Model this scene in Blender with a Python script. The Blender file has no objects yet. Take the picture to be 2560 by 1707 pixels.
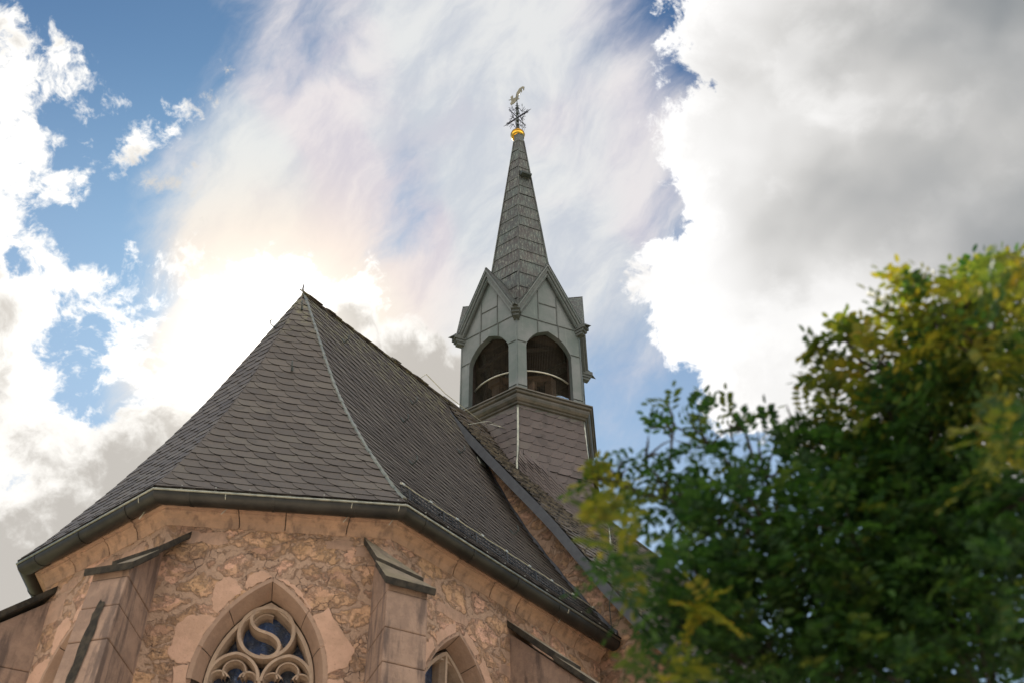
import bpy, math, random
from mathutils import Vector, Matrix, noise
R = math.radians
pi = math.pi
C = bpy.context.scene
rnd = random.Random(7)

# ------------------------------------------------------------------ camera
PITCH, ROLL = R(41.5007), R(-0.6754)
fw = Vector((0, math.cos(PITCH), math.sin(PITCH)))
up0 = Vector((0, -math.sin(PITCH), math.cos(PITCH)))
rt0 = Vector((1, 0, 0))
crt = rt0 * math.cos(ROLL) + up0 * math.sin(ROLL)
cup = up0 * math.cos(ROLL) - rt0 * math.sin(ROLL)
cam_data = bpy.data.cameras.new('camera')
cam = bpy.data.objects.new('camera', cam_data)
C.collection.objects.link(cam)
m = Matrix((crt, cup, -fw)).transposed().to_4x4()
m.translation = Vector((0, 0, 1.6))
cam.matrix_world = m
cam_data.sensor_width = 36
cam_data.lens = 37.244
cam_data.clip_start = 0.05
cam_data.clip_end = 5000
cam_data.dof.use_dof = True
cam_data.dof.focus_distance = 17.5
cam_data.dof.aperture_fstop = 2.1
C.camera = cam
C.view_settings.view_transform = 'Standard'
C.view_settings.look = 'None'
C.view_settings.gamma = 1
C.view_settings.exposure = 1.12
C.cycles.use_denoising = True
C.cycles.max_bounces = 8
C.cycles.transparent_max_bounces = 8

# ------------------------------------------------------------------ node helper
class G:
    """small wrapper that writes node maths as ordinary expressions"""
    def __init__(s, tree): s.t = tree
    def n(s, typ, **kw):
        nd = s.t.nodes.new(typ)
        for k, v in kw.items(): setattr(nd, k, v)
        return nd
    def link(s, a, b): s.t.links.new(a, b)
    def put(s, sock, v):
        if hasattr(v, 'links'): s.t.links.new(v, sock)
        else: sock.default_value = v
    def m(s, op, a, b=0.0, c=None, clamp=False):
        nd = s.n('ShaderNodeMath', operation=op, use_clamp=clamp)
        s.put(nd.inputs[0], a); s.put(nd.inputs[1], b)
        if c is not None: s.put(nd.inputs[2], c)
        return nd.outputs[0]
    def add(s, a, b): return s.m('ADD', a, b)
    def sub(s, a, b): return s.m('SUBTRACT', a, b)
    def mul(s, a, b): return s.m('MULTIPLY', a, b)
    def dot(s, v, c):
        nd = s.n('ShaderNodeVectorMath', operation='DOT_PRODUCT'); s.put(nd.inputs[0], v); nd.inputs[1].default_value = c
        return nd.outputs['Value']
    def vec(s, op, a, b=None):
        nd = s.n('ShaderNodeVectorMath', operation=op); s.put(nd.inputs[0], a)
        if b is not None: s.put(nd.inputs[1], b)
        return nd.outputs[0]
    def scale(s, v, f):
        nd = s.n('ShaderNodeVectorMath', operation='SCALE'); s.put(nd.inputs[0], v); s.put(nd.inputs['Scale'], f)
        return nd.outputs[0]
    def comb(s, x, y, z):
        nd = s.n('ShaderNodeCombineXYZ')
        for i, v in enumerate((x, y, z)): s.put(nd.inputs[i], v)
        return nd.outputs[0]
    def noise(s, v, scale, detail=4, rough=.5, dist=0, col=False):
        nd = s.n('ShaderNodeTexNoise'); s.put(nd.inputs['Vector'], v)
        nd.inputs['Scale'].default_value = scale; nd.inputs['Detail'].default_value = detail
        nd.inputs['Roughness'].default_value = rough; nd.inputs['Distortion'].default_value = dist
        return nd.outputs['Color'] if col else nd.outputs['Fac']
    def step(s, v, a, b, lo=0., hi=1.):
        nd = s.n('ShaderNodeMapRange', interpolation_type='SMOOTHSTEP')
        s.put(nd.inputs['Value'], v); s.put(nd.inputs['From Min'], a); s.put(nd.inputs['From Max'], b)
        s.put(nd.inputs['To Min'], lo); s.put(nd.inputs['To Max'], hi)
        return nd.outputs[0]
    def lin(s, v, a, b, lo=0., hi=1.):
        nd = s.n('ShaderNodeMapRange')
        s.put(nd.inputs['Value'], v); s.put(nd.inputs['From Min'], a); s.put(nd.inputs['From Max'], b)
        s.put(nd.inputs['To Min'], lo); s.put(nd.inputs['To Max'], hi)
        return nd.outputs[0]
    def mix(s, f, a, b, mode='MIX'):
        nd = s.n('ShaderNodeMix', data_type='RGBA', blend_type=mode)
        s.put(nd.inputs[0], f)
        for i, v in ((6, a), (7, b)):
            if isinstance(v, tuple) and len(v) == 3: v = (*v, 1)
            s.put(nd.inputs[i], v)
        return nd.outputs[2]

# ------------------------------------------------------------------ sky
SUN_AZ, SUN_EL = R(-17.25), R(39.55)
sun_dir = Vector((math.sin(SUN_AZ) * math.cos(SUN_EL), math.cos(SUN_AZ) * math.cos(SUN_EL), math.sin(SUN_EL)))
world = bpy.data.worlds.new('World'); C.world = world; world.use_nodes = True
wt = world.node_tree; wt.nodes.clear(); g = G(wt)
D = g.n('ShaderNodeTexCoord').outputs['Generated']
sky = g.n('ShaderNodeTexSky', sky_type='NISHITA', sun_disc=False)
sky.sun_elevation = SUN_EL; sky.sun_rotation = SUN_AZ; sky.air_density = 1.0; sky.dust_density = .6; sky.ozone_density = 1.6
# cloud banks: each an ellipse on the sky sphere (two dual axes + weight)
SKY = {
'BIG': [
   (4.488, -1.323, -1.241, -0.0, -0.05, 3.355, -2.655, -0.0, 1) ,
   (6.213, -1.357, -1.299, 0.0, -0.079, 6.301, -3.395, 0.0, 1) ,
   (8.097, -1.425, -1.388, -0.0, -0.14, 8.309, -8.489, -0.0, 1) ,
   (8.689, -1.603, -1.555, 0.0, -0.098, 6.511, -5.311, -0.0, 1) ,
   (5.356, -1.806, -1.682, -0.0, -0.077, 4.432, -4.81, -0.0, 1) ,
   (8.725, -1.906, -1.824, -0.0, -0.137, 7.587, -8.75, -0.0, 1) ,
],
'LEFT': [
   (14.475, 5.394, 4.544, 0.0, -0.096, 6.404, -5.263, -0.0, 1) ,
   (16.741, 5.67, 4.753, -0.0, -0.171, 10.799, -9.784, -0.0, 1) ,
   (10.97, 3.033, 2.511, 0.0, -0.166, 9.855, -10.069, -0.0, 1) ,
   (21.195, 5.32, 4.374, -0.0, -0.299, 18.314, -17.618, -0.0, 1) ,
   (5.667, 1.807, 1.51, -0.0, -0.13, 7.407, -8.223, 0.0, 1) ,
   (8.112, 1.715, 1.39, -0.0, -0.125, 6.953, -8.019, -0.0, 1) ,
   (6.585, 2.212, 1.853, -0.0, -0.133, 6.554, -9.321, 0.0, 1) ,
   (14.147, 2.671, 2.14, 0.0, -0.189, 11.048, -11.633, -0.0, 1) ,
   (38.254, 31.938, -8.413, 0.0, -12.816, 10.856, -14.231, 0.0, 0.34) ,
   (21.052, 8.443, 2.171, -0.0, -8.713, 33.692, -31.906, -0.0, 0.34) ,
   (28.788, 8.977, 7.489, 0.0, -0.427, 29.844, -21.99, -0.0, 0.3) ,
   (21.187, 5.259, 4.319, -0.0, -0.252, 15.601, -14.784, -0.0, 0.4) ,
],
'HOLE': [
   (10.949, 8.158, -1.454, -0.0, -12.292, 11.514, -17.482, -0.0, 1) ,
   (12.331, 6.361, 1.008, -0.0, -7.859, 15.855, -23.363, -0.0, 1) ,
   (25.581, 7.832, 6.527, -0.0, -0.178, 9.541, -11.7, -0.0, 1) ,
   (26.212, 9.322, 7.835, 0.0, -0.313, 19.204, -18.475, -0.0, 0.8) ,
   (14.388, 7.876, -0.282, 0.0, -9.082, 15.615, -18.319, -0.0, 0.9) ,
],
'GREY': [
   (8.609, 0.547, 4.515, -0.0, 7.197, 13.999, -15.016, 0.0, 1) ,
   (8.599, 3.034, 2.549, -0.0, -0.132, 5.831, -9.75, -0.0, 1) ,
   (8.284, 2.126, 1.751, -0.0, -0.177, 8.262, -12.73, -0.0, 1) ,
   (20.403, 1.717, 1.198, -0.0, -0.286, 15.745, -18.438, -0.0, 1) ,
   (35.599, 4.406, 3.338, -0.0, -0.527, 30.272, -32.853, 0.0, 1) ,
   (20.39, 1.14, 0.687, -0.0, -0.349, 18.701, -22.932, 0.0, 1) ,
   (24.644, 4.862, 3.914, -0.0, -0.461, 24.318, -30.754, -0.0, 1) ,
   (20.505, 7.235, 6.078, 0.0, -0.289, 14.52, -19.852, -0.0, 1) ,
],
'CIR': [
   (2.89, -2.687, 2.997, -0.0, 7.216, 4.93, -2.556, -0.0, 1) ,
   (6.258, 0.226, 0.101, 0.0, -0.05, 3.647, -2.482, -0.0, 1) ,
   (6.971, 0.888, -0.969, -0.0, -0.879, 3.543, -3.093, -0.0, 1) ,
   (11.702, 2.276, 1.829, -0.0, -0.161, 9.867, -9.492, -0.0, 1) ,
   (8.83, 0.768, 0.541, -0.0, -0.121, 6.963, -7.557, 0.0, 1) ,
],
}

def banks(lst):
    out = None
    for e in lst:
        a = g.dot(D, e[0:3]); b = g.dot(D, e[4:7])
        r = g.m('SQRT', g.m('MULTIPLY_ADD', a, a, g.mul(b, b)))
        f = g.mul(g.sub(1., r), e[8])
        out = f if out is None else g.m('SMOOTH_MAX', out, f, .12)
    return g.m('MAXIMUM', out, -1.2)
warp = g.vec('SUBTRACT', g.noise(D, 3.2, 3, .5, col=True), (.5, .5, .5))
warp2 = g.vec('SUBTRACT', g.noise(D, 14., 4, .55, col=True), (.5, .5, .5))
Dw = g.vec('ADD', g.vec('ADD', D, g.scale(warp, .10)), g.scale(warp2, .035))
n_big = g.sub(g.noise(Dw, 5.5, 10, .60), .5)
n_fine = g.sub(g.noise(Dw, 17, 10, .66), .5)
n_soft = g.sub(g.noise(Dw, 3.0, 4, .5), .5)
n_mid = g.sub(g.noise(g.vec('ADD', Dw, (3.1, 1.7, 5.2)), 9, 8, .55), .5)
# angle from the sun
cs = g.dot(D, tuple(sun_dir))
ang = g.m('ARCCOSINE', g.m('MINIMUM', cs, .99999))
glow = g.m('EXPONENT', g.mul(g.mul(ang, ang), -260.0))
glow2 = g.m('EXPONENT', g.mul(ang, -3.6))
base = g.scale(sky.outputs[0], .050)
base = g.vec('MULTIPLY', base, (.36, .90, 1.38))
base = g.vec('MINIMUM', base, (.36, .53, .74))
elev = g.m('ARCSINE', g.dot(D, (0, 0, 1)))
base = g.mix(g.mul(g.step(elev, .95, .50), .80), base, (.42, .57, .76))
base = g.mix(g.mul(g.m('POWER', glow2, .8), .30), base, (.55, .66, .78))
# high thin cloud, combed away from the sun
sx = Vector((0.6, -0.45, 0.66)).normalized(); sy = sun_dir.cross(sx).normalized(); sz = sx.cross(sy)
Ds = g.comb(g.mul(g.dot(Dw, tuple(sx)), 1.0), g.mul(g.dot(Dw, tuple(sy)), 2.2), g.mul(g.dot(Dw, tuple(sz)), 1.2))
n_cir = g.sub(g.noise(Ds, 4.0, 10, .60, .2), .5)
cirf = g.add(banks(SKY['CIR']), g.add(g.mul(n_cir, 2.1), g.mul(n_soft, .15)))
cir = g.step(cirf, -.32, .36, 0, .95)
n_cir2 = g.noise(Ds, 8.0, 8, .62, .3)
ccol = g.mix(g.step(n_cir2, .34, .64), (.52, .54, .63), (.77, .76, .77))
irid = g.noise(Dw, 7.0, 2, .5)
ccol = g.mix(g.mul(g.m('POWER', glow2, .7), .42), ccol, g.mix(g.step(irid, .40, .58), (.90, .70, .66), (.74, .82, .74)))
ccol = g.vec('ADD', ccol, g.scale(g.comb(1., .93, .80), g.mul(g.m('POWER', glow2, 3.), .16)))
ring = g.m('EXPONENT', g.mul(g.m('POWER', g.mul(g.sub(ang, .10), 17.), 2.), -1.))
ccol = g.mix(g.mul(ring, .7), ccol, (1.0, .84, .68))
col = g.mix(cir, base, ccol)
# heaped cloud left of and around the sun
hole = g.m('MAXIMUM', banks(SKY['HOLE']), 0.)
lfb = g.m('MINIMUM', banks(SKY['LEFT']), .50)
lf = g.add(lfb, g.add(g.mul(n_big, 2.9), g.mul(n_fine, 3.0)))
lf = g.sub(lf, g.mul(hole, .55))
la = g.step(lf, -.06, .30)
lshade = g.step(g.add(g.mul(lf, .6), g.add(g.mul(n_mid, 3.8), g.mul(n_fine, 1.0))), .02, .75)
lcol = g.mix(lshade, (1.0, .98, .94), (.56, .53, .49))
lcol = g.vec('ADD', lcol, g.scale(g.comb(1, .94, .84), g.mul(g.m('POWER', glow2, 2.), .5)))
col = g.mix(la, col, lcol)
# large bank on the right: bright rim, grey body
bf = g.add(banks(SKY['BIG']), g.add(g.mul(n_big, 1.0), g.mul(n_fine, 1.3)))
ba = g.step(bf, -.04, .09)
deep = g.add(g.dot(D, (.80, -.05, .30)), g.mul(n_soft, .45))
bcol = g.mix(g.step(bf, .02, .40), (1.1, 1.09, 1.08), (.96, .95, .94))
bcol = g.mix(g.step(deep, .33, .46), bcol, (.58, .57, .555))
bcol = g.mix(g.step(deep, .40, .57), bcol, (.14, .17, .195))
bcol = g.mix(g.mul(g.step(n_mid, .0, .14), g.step(deep, .50, .28)), bcol, (1.02, 1.01, 1.0))
bcol = g.mix(g.mul(g.step(n_mid, .02, -.14), g.step(deep, .42, .25)), bcol, (.74, .72, .70))
col = g.mix(ba, col, bcol)
# low grey heaps in front of the light
gf = g.add(banks(SKY['GREY']), g.add(g.mul(n_big, 1.5), g.mul(n_fine, 1.2)))
ga = g.step(gf, .02, .24)
gcol = g.mix(g.step(g.add(g.mul(gf, .7), g.add(g.mul(n_mid, 3.2), g.mul(n_fine, 1.2))), .02, .62), (1.0, .97, .92), (.54, .51, .47))
col = g.mix(ga, col, gcol)
col = g.vec('ADD', col, g.scale(g.comb(1.0, .93, .82), g.mul(glow, 1.3)))
# unseen bright cloud added behind the viewer and to the north, as wall fill
sepD = g.n('ShaderNodeSeparateXYZ'); g.link(D, sepD.inputs[0])
bk = g.step(g.add(g.mul(sepD.outputs[1], -1.), g.mul(n_big, .9)), -.18, .25)
bk = g.mul(bk, g.step(g.add(n_soft, g.mul(n_mid, .8)), -.16, .0))
bk = g.mul(bk, g.step(elev, .20, .75))
col = g.mix(g.mul(bk, .95), col, g.mix(g.step(n_big, -.1, .15), (1.7, 1.55, 1.38), (4.0, 3.65, 3.2)))
col = g.scale(col, g.step(elev, .02, .36, .35, 1.))      # low sky dimmed to shape the light, standing in for unseen houses and trees
bg = g.n('ShaderNodeBackground'); g.link(col, bg.inputs['Color']); bg.inputs['Strength'].default_value = .5
g.link(bg.outputs[0], g.n('ShaderNodeOutputWorld').inputs['Surface'])

sun = bpy.data.lights.new('sun', 'SUN'); sun.energy = 4.0; sun.angle = R(.5); sun.color = (1, .93, .82)
so = bpy.data.objects.new('sun', sun); C.collection.objects.link(so)
so.rotation_euler = (-sun_dir).to_track_quat('-Z', 'Y').to_euler()

# ------------------------------------------------------------------ mesh helpers
class MB:
    def __init__(s): s.v = []; s.f = []; s.mi = []
    def add(s, vs, fs, mi=0):
        o = len(s.v); s.v += [tuple(v) for v in vs]
        for f in fs: s.f.append(tuple(i + o for i in f)); s.mi.append(mi)
    def hexa(s, a, mi=0):   # 8 corners: 0-3 bottom ring, 4-7 top ring
        s.add(a, [(3, 2, 1, 0), (4, 5, 6, 7), (0, 1, 5, 4), (1, 2, 6, 5), (2, 3, 7, 6), (3, 0, 4, 7)], mi)
    def box(s, c, X, Y, Z, mi=0):   # centre and three half axes
        c, X, Y, Z = map(Vector, (c, X, Y, Z))
        s.hexa([c - X - Y - Z, c + X - Y - Z, c + X + Y - Z, c - X + Y - Z, c - X - Y + Z, c + X - Y + Z, c + X + Y + Z, c - X + Y + Z], mi)
    def bar(s, a, b, w, h, upv=(0, 0, 1), mi=0):
        a, b = Vector(a), Vector(b); d = (b - a)
        if d.length < 1e-6: return
        dn = d.normalized(); u = Vector(upv); x = dn.cross(u)
        if x.length < 1e-4: x = dn.cross(Vector((1, 0.1, 0)))
        x.normalize(); y = x.cross(dn)
        s.box((a + b) / 2, d / 2, x * w / 2, y * h / 2, mi)
    def tube(s, path, r, n=8, closed=False, mi=0, caps=True):
        path = [Vector(p) for p in path]; N = len(path)
        rr = r if isinstance(r, (list, tuple)) else [r] * N
        ring = []; prev = None
        for i, p in enumerate(path):
            if closed: d = path[(i + 1) % N] - path[i - 1]
            else: d = path[min(i + 1, N - 1)] - path[max(i - 1, 0)]
            d.normalize()
            if prev is None:
                x = d.cross(Vector((0, 0, 1)))
                if x.length < .05: x = d.cross(Vector((1, 0, 0)))
            else: x = prev - d * prev.dot(d)
            x.normalize(); prev = x; y = d.cross(x)
            ring.append([p + (x * math.cos(2 * pi * k / n) + y * math.sin(2 * pi * k / n)) * rr[i] for k in range(n)])
        vs = [q for r_ in ring for q in r_]; fs = []
        for i in range(N if closed else N - 1):
            j = (i + 1) % N
            for k in range(n): fs.append((i * n + k, i * n + (k + 1) % n, j * n + (k + 1) % n, j * n + k))
        if not closed and caps: fs.append(tuple(range(n))[::-1]); fs.append(tuple((N - 1) * n + k for k in range(n)))
        s.add(vs, fs, mi)
    def grid(s, rows, mi=0, closed=False):   # rows of equal length lists of points
        n = len(rows[0]); fs = []
        for i in range(len(rows) - 1):
            for k in range(n if closed else n - 1): fs.append((i * n + k, i * n + (k + 1) % n, (i + 1) * n + (k + 1) % n, (i + 1) * n + k))
        s.add([q for r_ in rows for q in r_], fs, mi)
    def build(s, name, mats, parent=None, smooth=False, fix=False, tri=False):
        me = bpy.data.meshes.new(name); me.from_pydata(s.v, [], s.f)
        if not isinstance(mats, (list, tuple)): mats = [mats]
        for m_ in mats: me.materials.append(m_)
        if any(s.mi): me.polygons.foreach_set('material_index', s.mi)
        if smooth: me.polygons.foreach_set('use_smooth', [True] * len(me.polygons))
        if fix or tri:
            import bmesh
            bm = bmesh.new(); bm.from_mesh(me)
            if fix: bmesh.ops.recalc_face_normals(bm, faces=bm.faces)
            if tri: bmesh.ops.triangulate(bm, faces=[f for f in bm.faces if len(f.verts) > 4])
            bm.to_mesh(me); bm.free()
        me.update()
        o = bpy.data.objects.new(name, me); C.collection.objects.link(o)
        if parent: o.parent = parent
        return o
def tag(o, label=None, cat=None, group=None, kind=None):
    if label: o['label'] = label
    if cat: o['category'] = cat
    if group: o['group'] = group
    if kind: o['kind'] = kind
    return o
def empty(name, loc, rz=0, parent=None):
    o = bpy.data.objects.new(name, None); C.collection.objects.link(o); o.location = loc; o.rotation_euler = (0, 0, rz)
    if parent: o.parent = parent
    return o

# ------------------------------------------------------------------ materials
def mat(name, fn):
    m_ = bpy.data.materials.new(name); m_.use_nodes = True; t = m_.node_tree; t.nodes.clear(); g = G(t)
    bs = g.n('ShaderNodeBsdfPrincipled'); out = g.n('ShaderNodeOutputMaterial'); g.link(bs.outputs[0], out.inputs['Surface'])
    fn(g, bs); return m_
def bump(g, bs, h, strength=.5, dist=.02):
    b = g.n('ShaderNodeBump'); b.inputs['Strength'].default_value = strength; b.inputs['Distance'].default_value = dist
    g.put(b.inputs['Height'], h); g.link(b.outputs[0], bs.inputs['Normal'])
def obj_co(g): return g.n('ShaderNodeTexCoord').outputs['Object']
def f_simple(c1, c2, scale=8, rough=.7, metal=0, bmp=.2, det=6, bd=.01):
    def fn(g, bs):
        co = obj_co(g); n = g.noise(co, scale, det, .6)
        g.put(bs.inputs['Base Color'], g.mix(g.step(n, .35, .65), c1, c2))
        bs.inputs['Roughness'].default_value = rough; bs.inputs['Metallic'].default_value = metal
        if bmp: bump(g, bs, g.noise(co, scale * 5, 4), bmp, bd)
    return fn
def f_rubble(g, bs):
    co = obj_co(g)
    w = g.scale(g.vec('SUBTRACT', g.noise(co, 2.3, 5, .6, col=True), (.5, .5, .5)), .26)
    cw = g.vec('ADD', co, w)
    cs_ = g.vec('MULTIPLY', cw, (1.0, 1.0, 1.7))
    vo = g.n('ShaderNodeTexVoronoi', feature='F1'); vo.inputs['Scale'].default_value = 2.5; g.link(cs_, vo.inputs['Vector'])
    ve = g.n('ShaderNodeTexVoronoi', feature='DISTANCE_TO_EDGE'); ve.inputs['Scale'].default_value = 2.5; g.link(cs_, ve.inputs['Vector'])
    vs_ = g.n('ShaderNodeTexVoronoi', feature='F1'); vs_.inputs['Scale'].default_value = 6.5; g.link(cs_, vs_.inputs['Vector'])
    n1 = g.noise(co, 14, 8, .7); n2 = g.noise(co, 4.2, 6, .62); n3 = g.noise(co, 40, 5, .65); n4 = g.noise(co, 1.3, 4, .6)
    sep = g.n('ShaderNodeSeparateColor'); g.link(vo.outputs['Color'], sep.inputs[0])
    r1, r2, r3 = sep.outputs[0], sep.outputs[1], sep.outputs[2]
    sep2 = g.n('ShaderNodeSeparateColor'); g.link(vs_.outputs['Color'], sep2.inputs[0])
    stone = g.mix(g.step(r1, .35, .65), (.72, .45, .28), (.80, .49, .35))
    stone = g.mix(g.step(r2, .7, .8), stone, (.52, .32, .22))
    stone = g.mix(g.mul(g.step(sep2.outputs[0], .4, .6), .4), stone, (.54, .35, .18))
    stone = g.mix(g.step(n1, .36, .66), g.mix(1., stone, (.80, .77, .75), 'MULTIPLY'), stone)
    mort = g.mix(g.step(n1, .3, .7), (.36, .245, .175), (.56, .38, .27))
    mort = g.mix(g.step(n2, .35, .65), mort, (.44, .295, .21))
    thr = g.add(g.mul(g.sub(n2, .5), .50), g.add(g.mul(g.sub(n1, .5), .60), g.add(g.mul(g.sub(r3, .5), .22), .10)))
    e = g.sub(ve.outputs['Distance'], thr)
    k = g.mul(g.step(e, -.045, .07), g.step(g.noise(co, 9, 8, .72), .40, .52, .45, 1.))
    c = g.mix(k, mort, stone)
    rim = g.mul(g.step(e, -.05, -.005), g.step(e, .03, -.005))
    c = g.mix(g.mul(rim, g.step(n1, .4, .62, .0, .22)), c, (.075, .05, .038))  # crevice shade round the stones, put into the colour
    pit = g.step(n3, .30, .40)
    c = g.mix(g.mul(g.sub(1., pit), .55), c, (.05, .035, .028))
    vcr = g.n('ShaderNodeTexVoronoi', feature='DISTANCE_TO_EDGE'); vcr.inputs['Scale'].default_value = 7.; g.link(g.vec('ADD', co, g.scale(w, .8)), vcr.inputs['Vector'])
    crack = g.mul(g.step(vcr.outputs['Distance'], .03, .0), g.step(g.add(n4, g.mul(g.sub(n1, .5), .8)), .50, .60))
    c = g.mix(g.mul(crack, .75), c, (.06, .042, .034))
    c = g.mix(g.mul(g.step(n4, .5, .72), .35), c, (.15, .10, .08))
    g.put(bs.inputs['Base Color'], c); bs.inputs['Roughness'].default_value = .92
    h = g.add(g.mul(k, .9), g.add(g.mul(n1, .7), g.add(g.mul(n3, .35), g.mul(crack, -.5))))
    bump(g, bs, h, .85, .04)
def f_ashlar(ca, cb, dark=.0):
    def fn(g, bs):
        co = obj_co(g)
        n1 = g.noise(co, 3, 6, .6); n2 = g.noise(co, 30, 6, .7); n3 = g.noise(g.vec('MULTIPLY', co, (9, 9, 1.6)), 1.0, 6, .6); n4 = g.noise(co, 85, 3, .6)
        ri = g.n('ShaderNodeNewGeometry').outputs['Random Per Island']
        c = g.mix(g.step(g.add(g.mul(n1, .6), g.mul(g.noise(co, 11, 6, .65), .4)), .40, .60), ca, cb)
        c = g.mix(g.mul(ri, .35), c, g.mix(1., c, (.72, .70, .70), 'MULTIPLY'))
        c = g.mix(g.mul(g.step(n2, .42, .25), .45), c, (.12, .06, .045))
        c = g.mix(g.mul(g.step(n4, .34, .26), .6), c, (.08, .05, .04))
        if dark: c = g.mix(g.mul(g.step(n3, .47, .66), dark), c, (.055, .042, .042))
        g.put(bs.inputs['Base Color'], c); bs.inputs['Roughness'].default_value = .9
        bump(g, bs, g.add(g.mul(n2, .7), g.mul(n1, .6)), .55, .02)
    return fn
def f_slate(ca, cb, lich=.12):
    def fn(g, bs):
        co = obj_co(g); ri = g.n('ShaderNodeNewGeometry').outputs['Random Per Island']
        n1 = g.noise(co, 22, 6, .65); n2 = g.noise(co, 1.4, 4, .5); n3 = g.noise(co, 60, 4, .6)
        c = g.mix(ri, ca, cb)
        c = g.mix(g.mul(g.step(n1, .40, .64), .5), c, g.mix(1., c, (1.5, 1.42, 1.32), 'MULTIPLY'))
        c = g.mix(g.mul(g.step(g.add(g.mul(ri, .5), g.mul(n2, .9)), .80, .98), .25), c, (.13, .125, .10))
        sz_ = g.n('ShaderNodeSeparateXYZ'); g.link(co, sz_.inputs[0])
        hi = g.mul(g.step(sz_.outputs[2], 11.0, 12.7), g.step(g.noise(co, 7, 5, .7), .47, .60))
        if lich > .1: c = g.mix(g.mul(hi, .8), c, (.21, .20, .12))
        c = g.mix(g.mul(g.step(g.noise(co, 3.1, 2), .62, .66), .35), c, (.035, .03, .028))
        c = g.mix(g.mul(g.step(n3, .62, .72), lich * 3), c, (.26, .25, .20))
        g.put(bs.inputs['Base Color'], c)
        g.put(bs.inputs['Roughness'], g.lin(n1, .3, .7, .5, .72)); bs.inputs['Specular IOR Level'].default_value = .35
        bump(g, bs, g.add(n1, g.mul(n3, .4)), .3, .008)
    return fn
def f_lead(g, bs):     # weathered spire sheets, streaked down the fall of the roof
    co = obj_co(g); ri = g.n('ShaderNodeNewGeometry').outputs['Random Per Island']
    s1 = g.noise(g.vec('MULTIPLY', co, (26, 26, 1.9)), 1., 8, .68); s2 = g.noise(g.vec('MULTIPLY', co, (60, 60, 4.)), 1., 5, .6); n = g.noise(co, 2.2, 5)
    c = g.mix(ri, (.042, .044, .043), (.068, .060, .056))
    c = g.mix(g.step(n, .4, .65), c, (.055, .072, .068))
    c = g.mix(g.mul(g.step(s1, .49, .62), .7), c, (.11, .145, .13))
    c = g.mix(g.mul(g.step(s2, .56, .64), .6), c, (.34, .37, .31))
    c = g.mix(g.mul(g.step(s1, .46, .38), .7), c, (.026, .025, .025))
    g.put(bs.inputs['Base Color'], c); bs.inputs['Roughness'].default_value = .6; bs.inputs['Metallic'].default_value = .15
    bump(g, bs, g.add(s1, g.mul(n, 2)), .25, .01)
def f_zinc(g, bs):
    co = obj_co(g)
    n = g.noise(co, 2.0, 6, .6); s1 = g.noise(g.vec('MULTIPLY', co, (20, 20, 1.2)), 1., 6, .6); n2 = g.noise(co, 18, 5, .6)
    c = g.mix(g.step(n, .35, .65), (.105, .135, .125), (.165, .18, .178))
    c = g.mix(g.mul(g.step(s1, .60, .74), .4), c, (.34, .37, .34))
    c = g.mix(g.mul(g.step(s1, .42, .28), .35), c, (.10, .12, .115))
    c = g.mix(g.mul(g.step(n2, .55, .7), .25), c, (.16, .17, .16))
    g.put(bs.inputs['Base Color'], c); bs.inputs['Roughness'].default_value = .55; bs.inputs['Metallic'].default_value = .2
    bump(g, bs, n, .35, .03)
def f_glass(g, bs):
    co = g.vec('MULTIPLY', obj_co(g), (1, 1, 1))
    v = g.n('ShaderNodeTexVoronoi', feature='F1'); v.inputs['Scale'].default_value = 13; g.link(co, v.inputs['Vector']); v.inputs['Randomness'].default_value = .35
    d = v.outputs['Distance']; ring = g.m('ABSOLUTE', g.m('SINE', g.mul(d, 16.)))
    lead = g.step(ring, .28, .1)
    sep = g.n('ShaderNodeSeparateColor'); g.link(v.outputs['Color'], sep.inputs[0])
    c = g.mix(sep.outputs[0], (.02, .045, .13), (.05, .10, .24))
    c = g.mix(g.step(g.noise(co, 5, 3), .4, .65), c, (.03, .035, .05))
    c = g.mix(g.mul(lead, .6), c, (.10, .11, .12))
    g.put(bs.inputs['Base Color'], c); bs.inputs['Roughness'].default_value = .28
    bump(g, bs, g.add(ring, g.noise(co, 25, 3)), .5, .01)
def f_leaf(ca, cb, trans):
    def fn(g, bs):
        ri = g.n('ShaderNodeNewGeometry').outputs['Random Per Island']
        at = g.n('ShaderNodeAttribute', attribute_name='sun_gold')
        c = g.mix(ri, ca, cb)
        c = g.mix(at.outputs['Fac'], c, g.mix(ri, (.16, .21, .02), (.34, .25, .022)))  # golden tint: sunlight painted into the leaf colour, beside autumn yellow
        g.put(bs.inputs['Base Color'], c); bs.inputs['Roughness'].default_value = .55; bs.inputs['Specular IOR Level'].default_value = .3
        tr = g.n('ShaderNodeBsdfTranslucent'); g.link(g.mix(1., c, (1.5, 1.55, .9), 'MULTIPLY'), tr.inputs['Color'])
        mx = g.n('ShaderNodeMixShader'); mx.inputs[0].default_value = trans
        g.link(bs.outputs[0], mx.inputs[1]); g.link(tr.outputs[0], mx.inputs[2])
        o = [n for n in g.t.nodes if n.type == 'OUTPUT_MATERIAL'][0]; g.link(mx.outputs[0], o.inputs['Surface'])
    return fn
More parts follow.
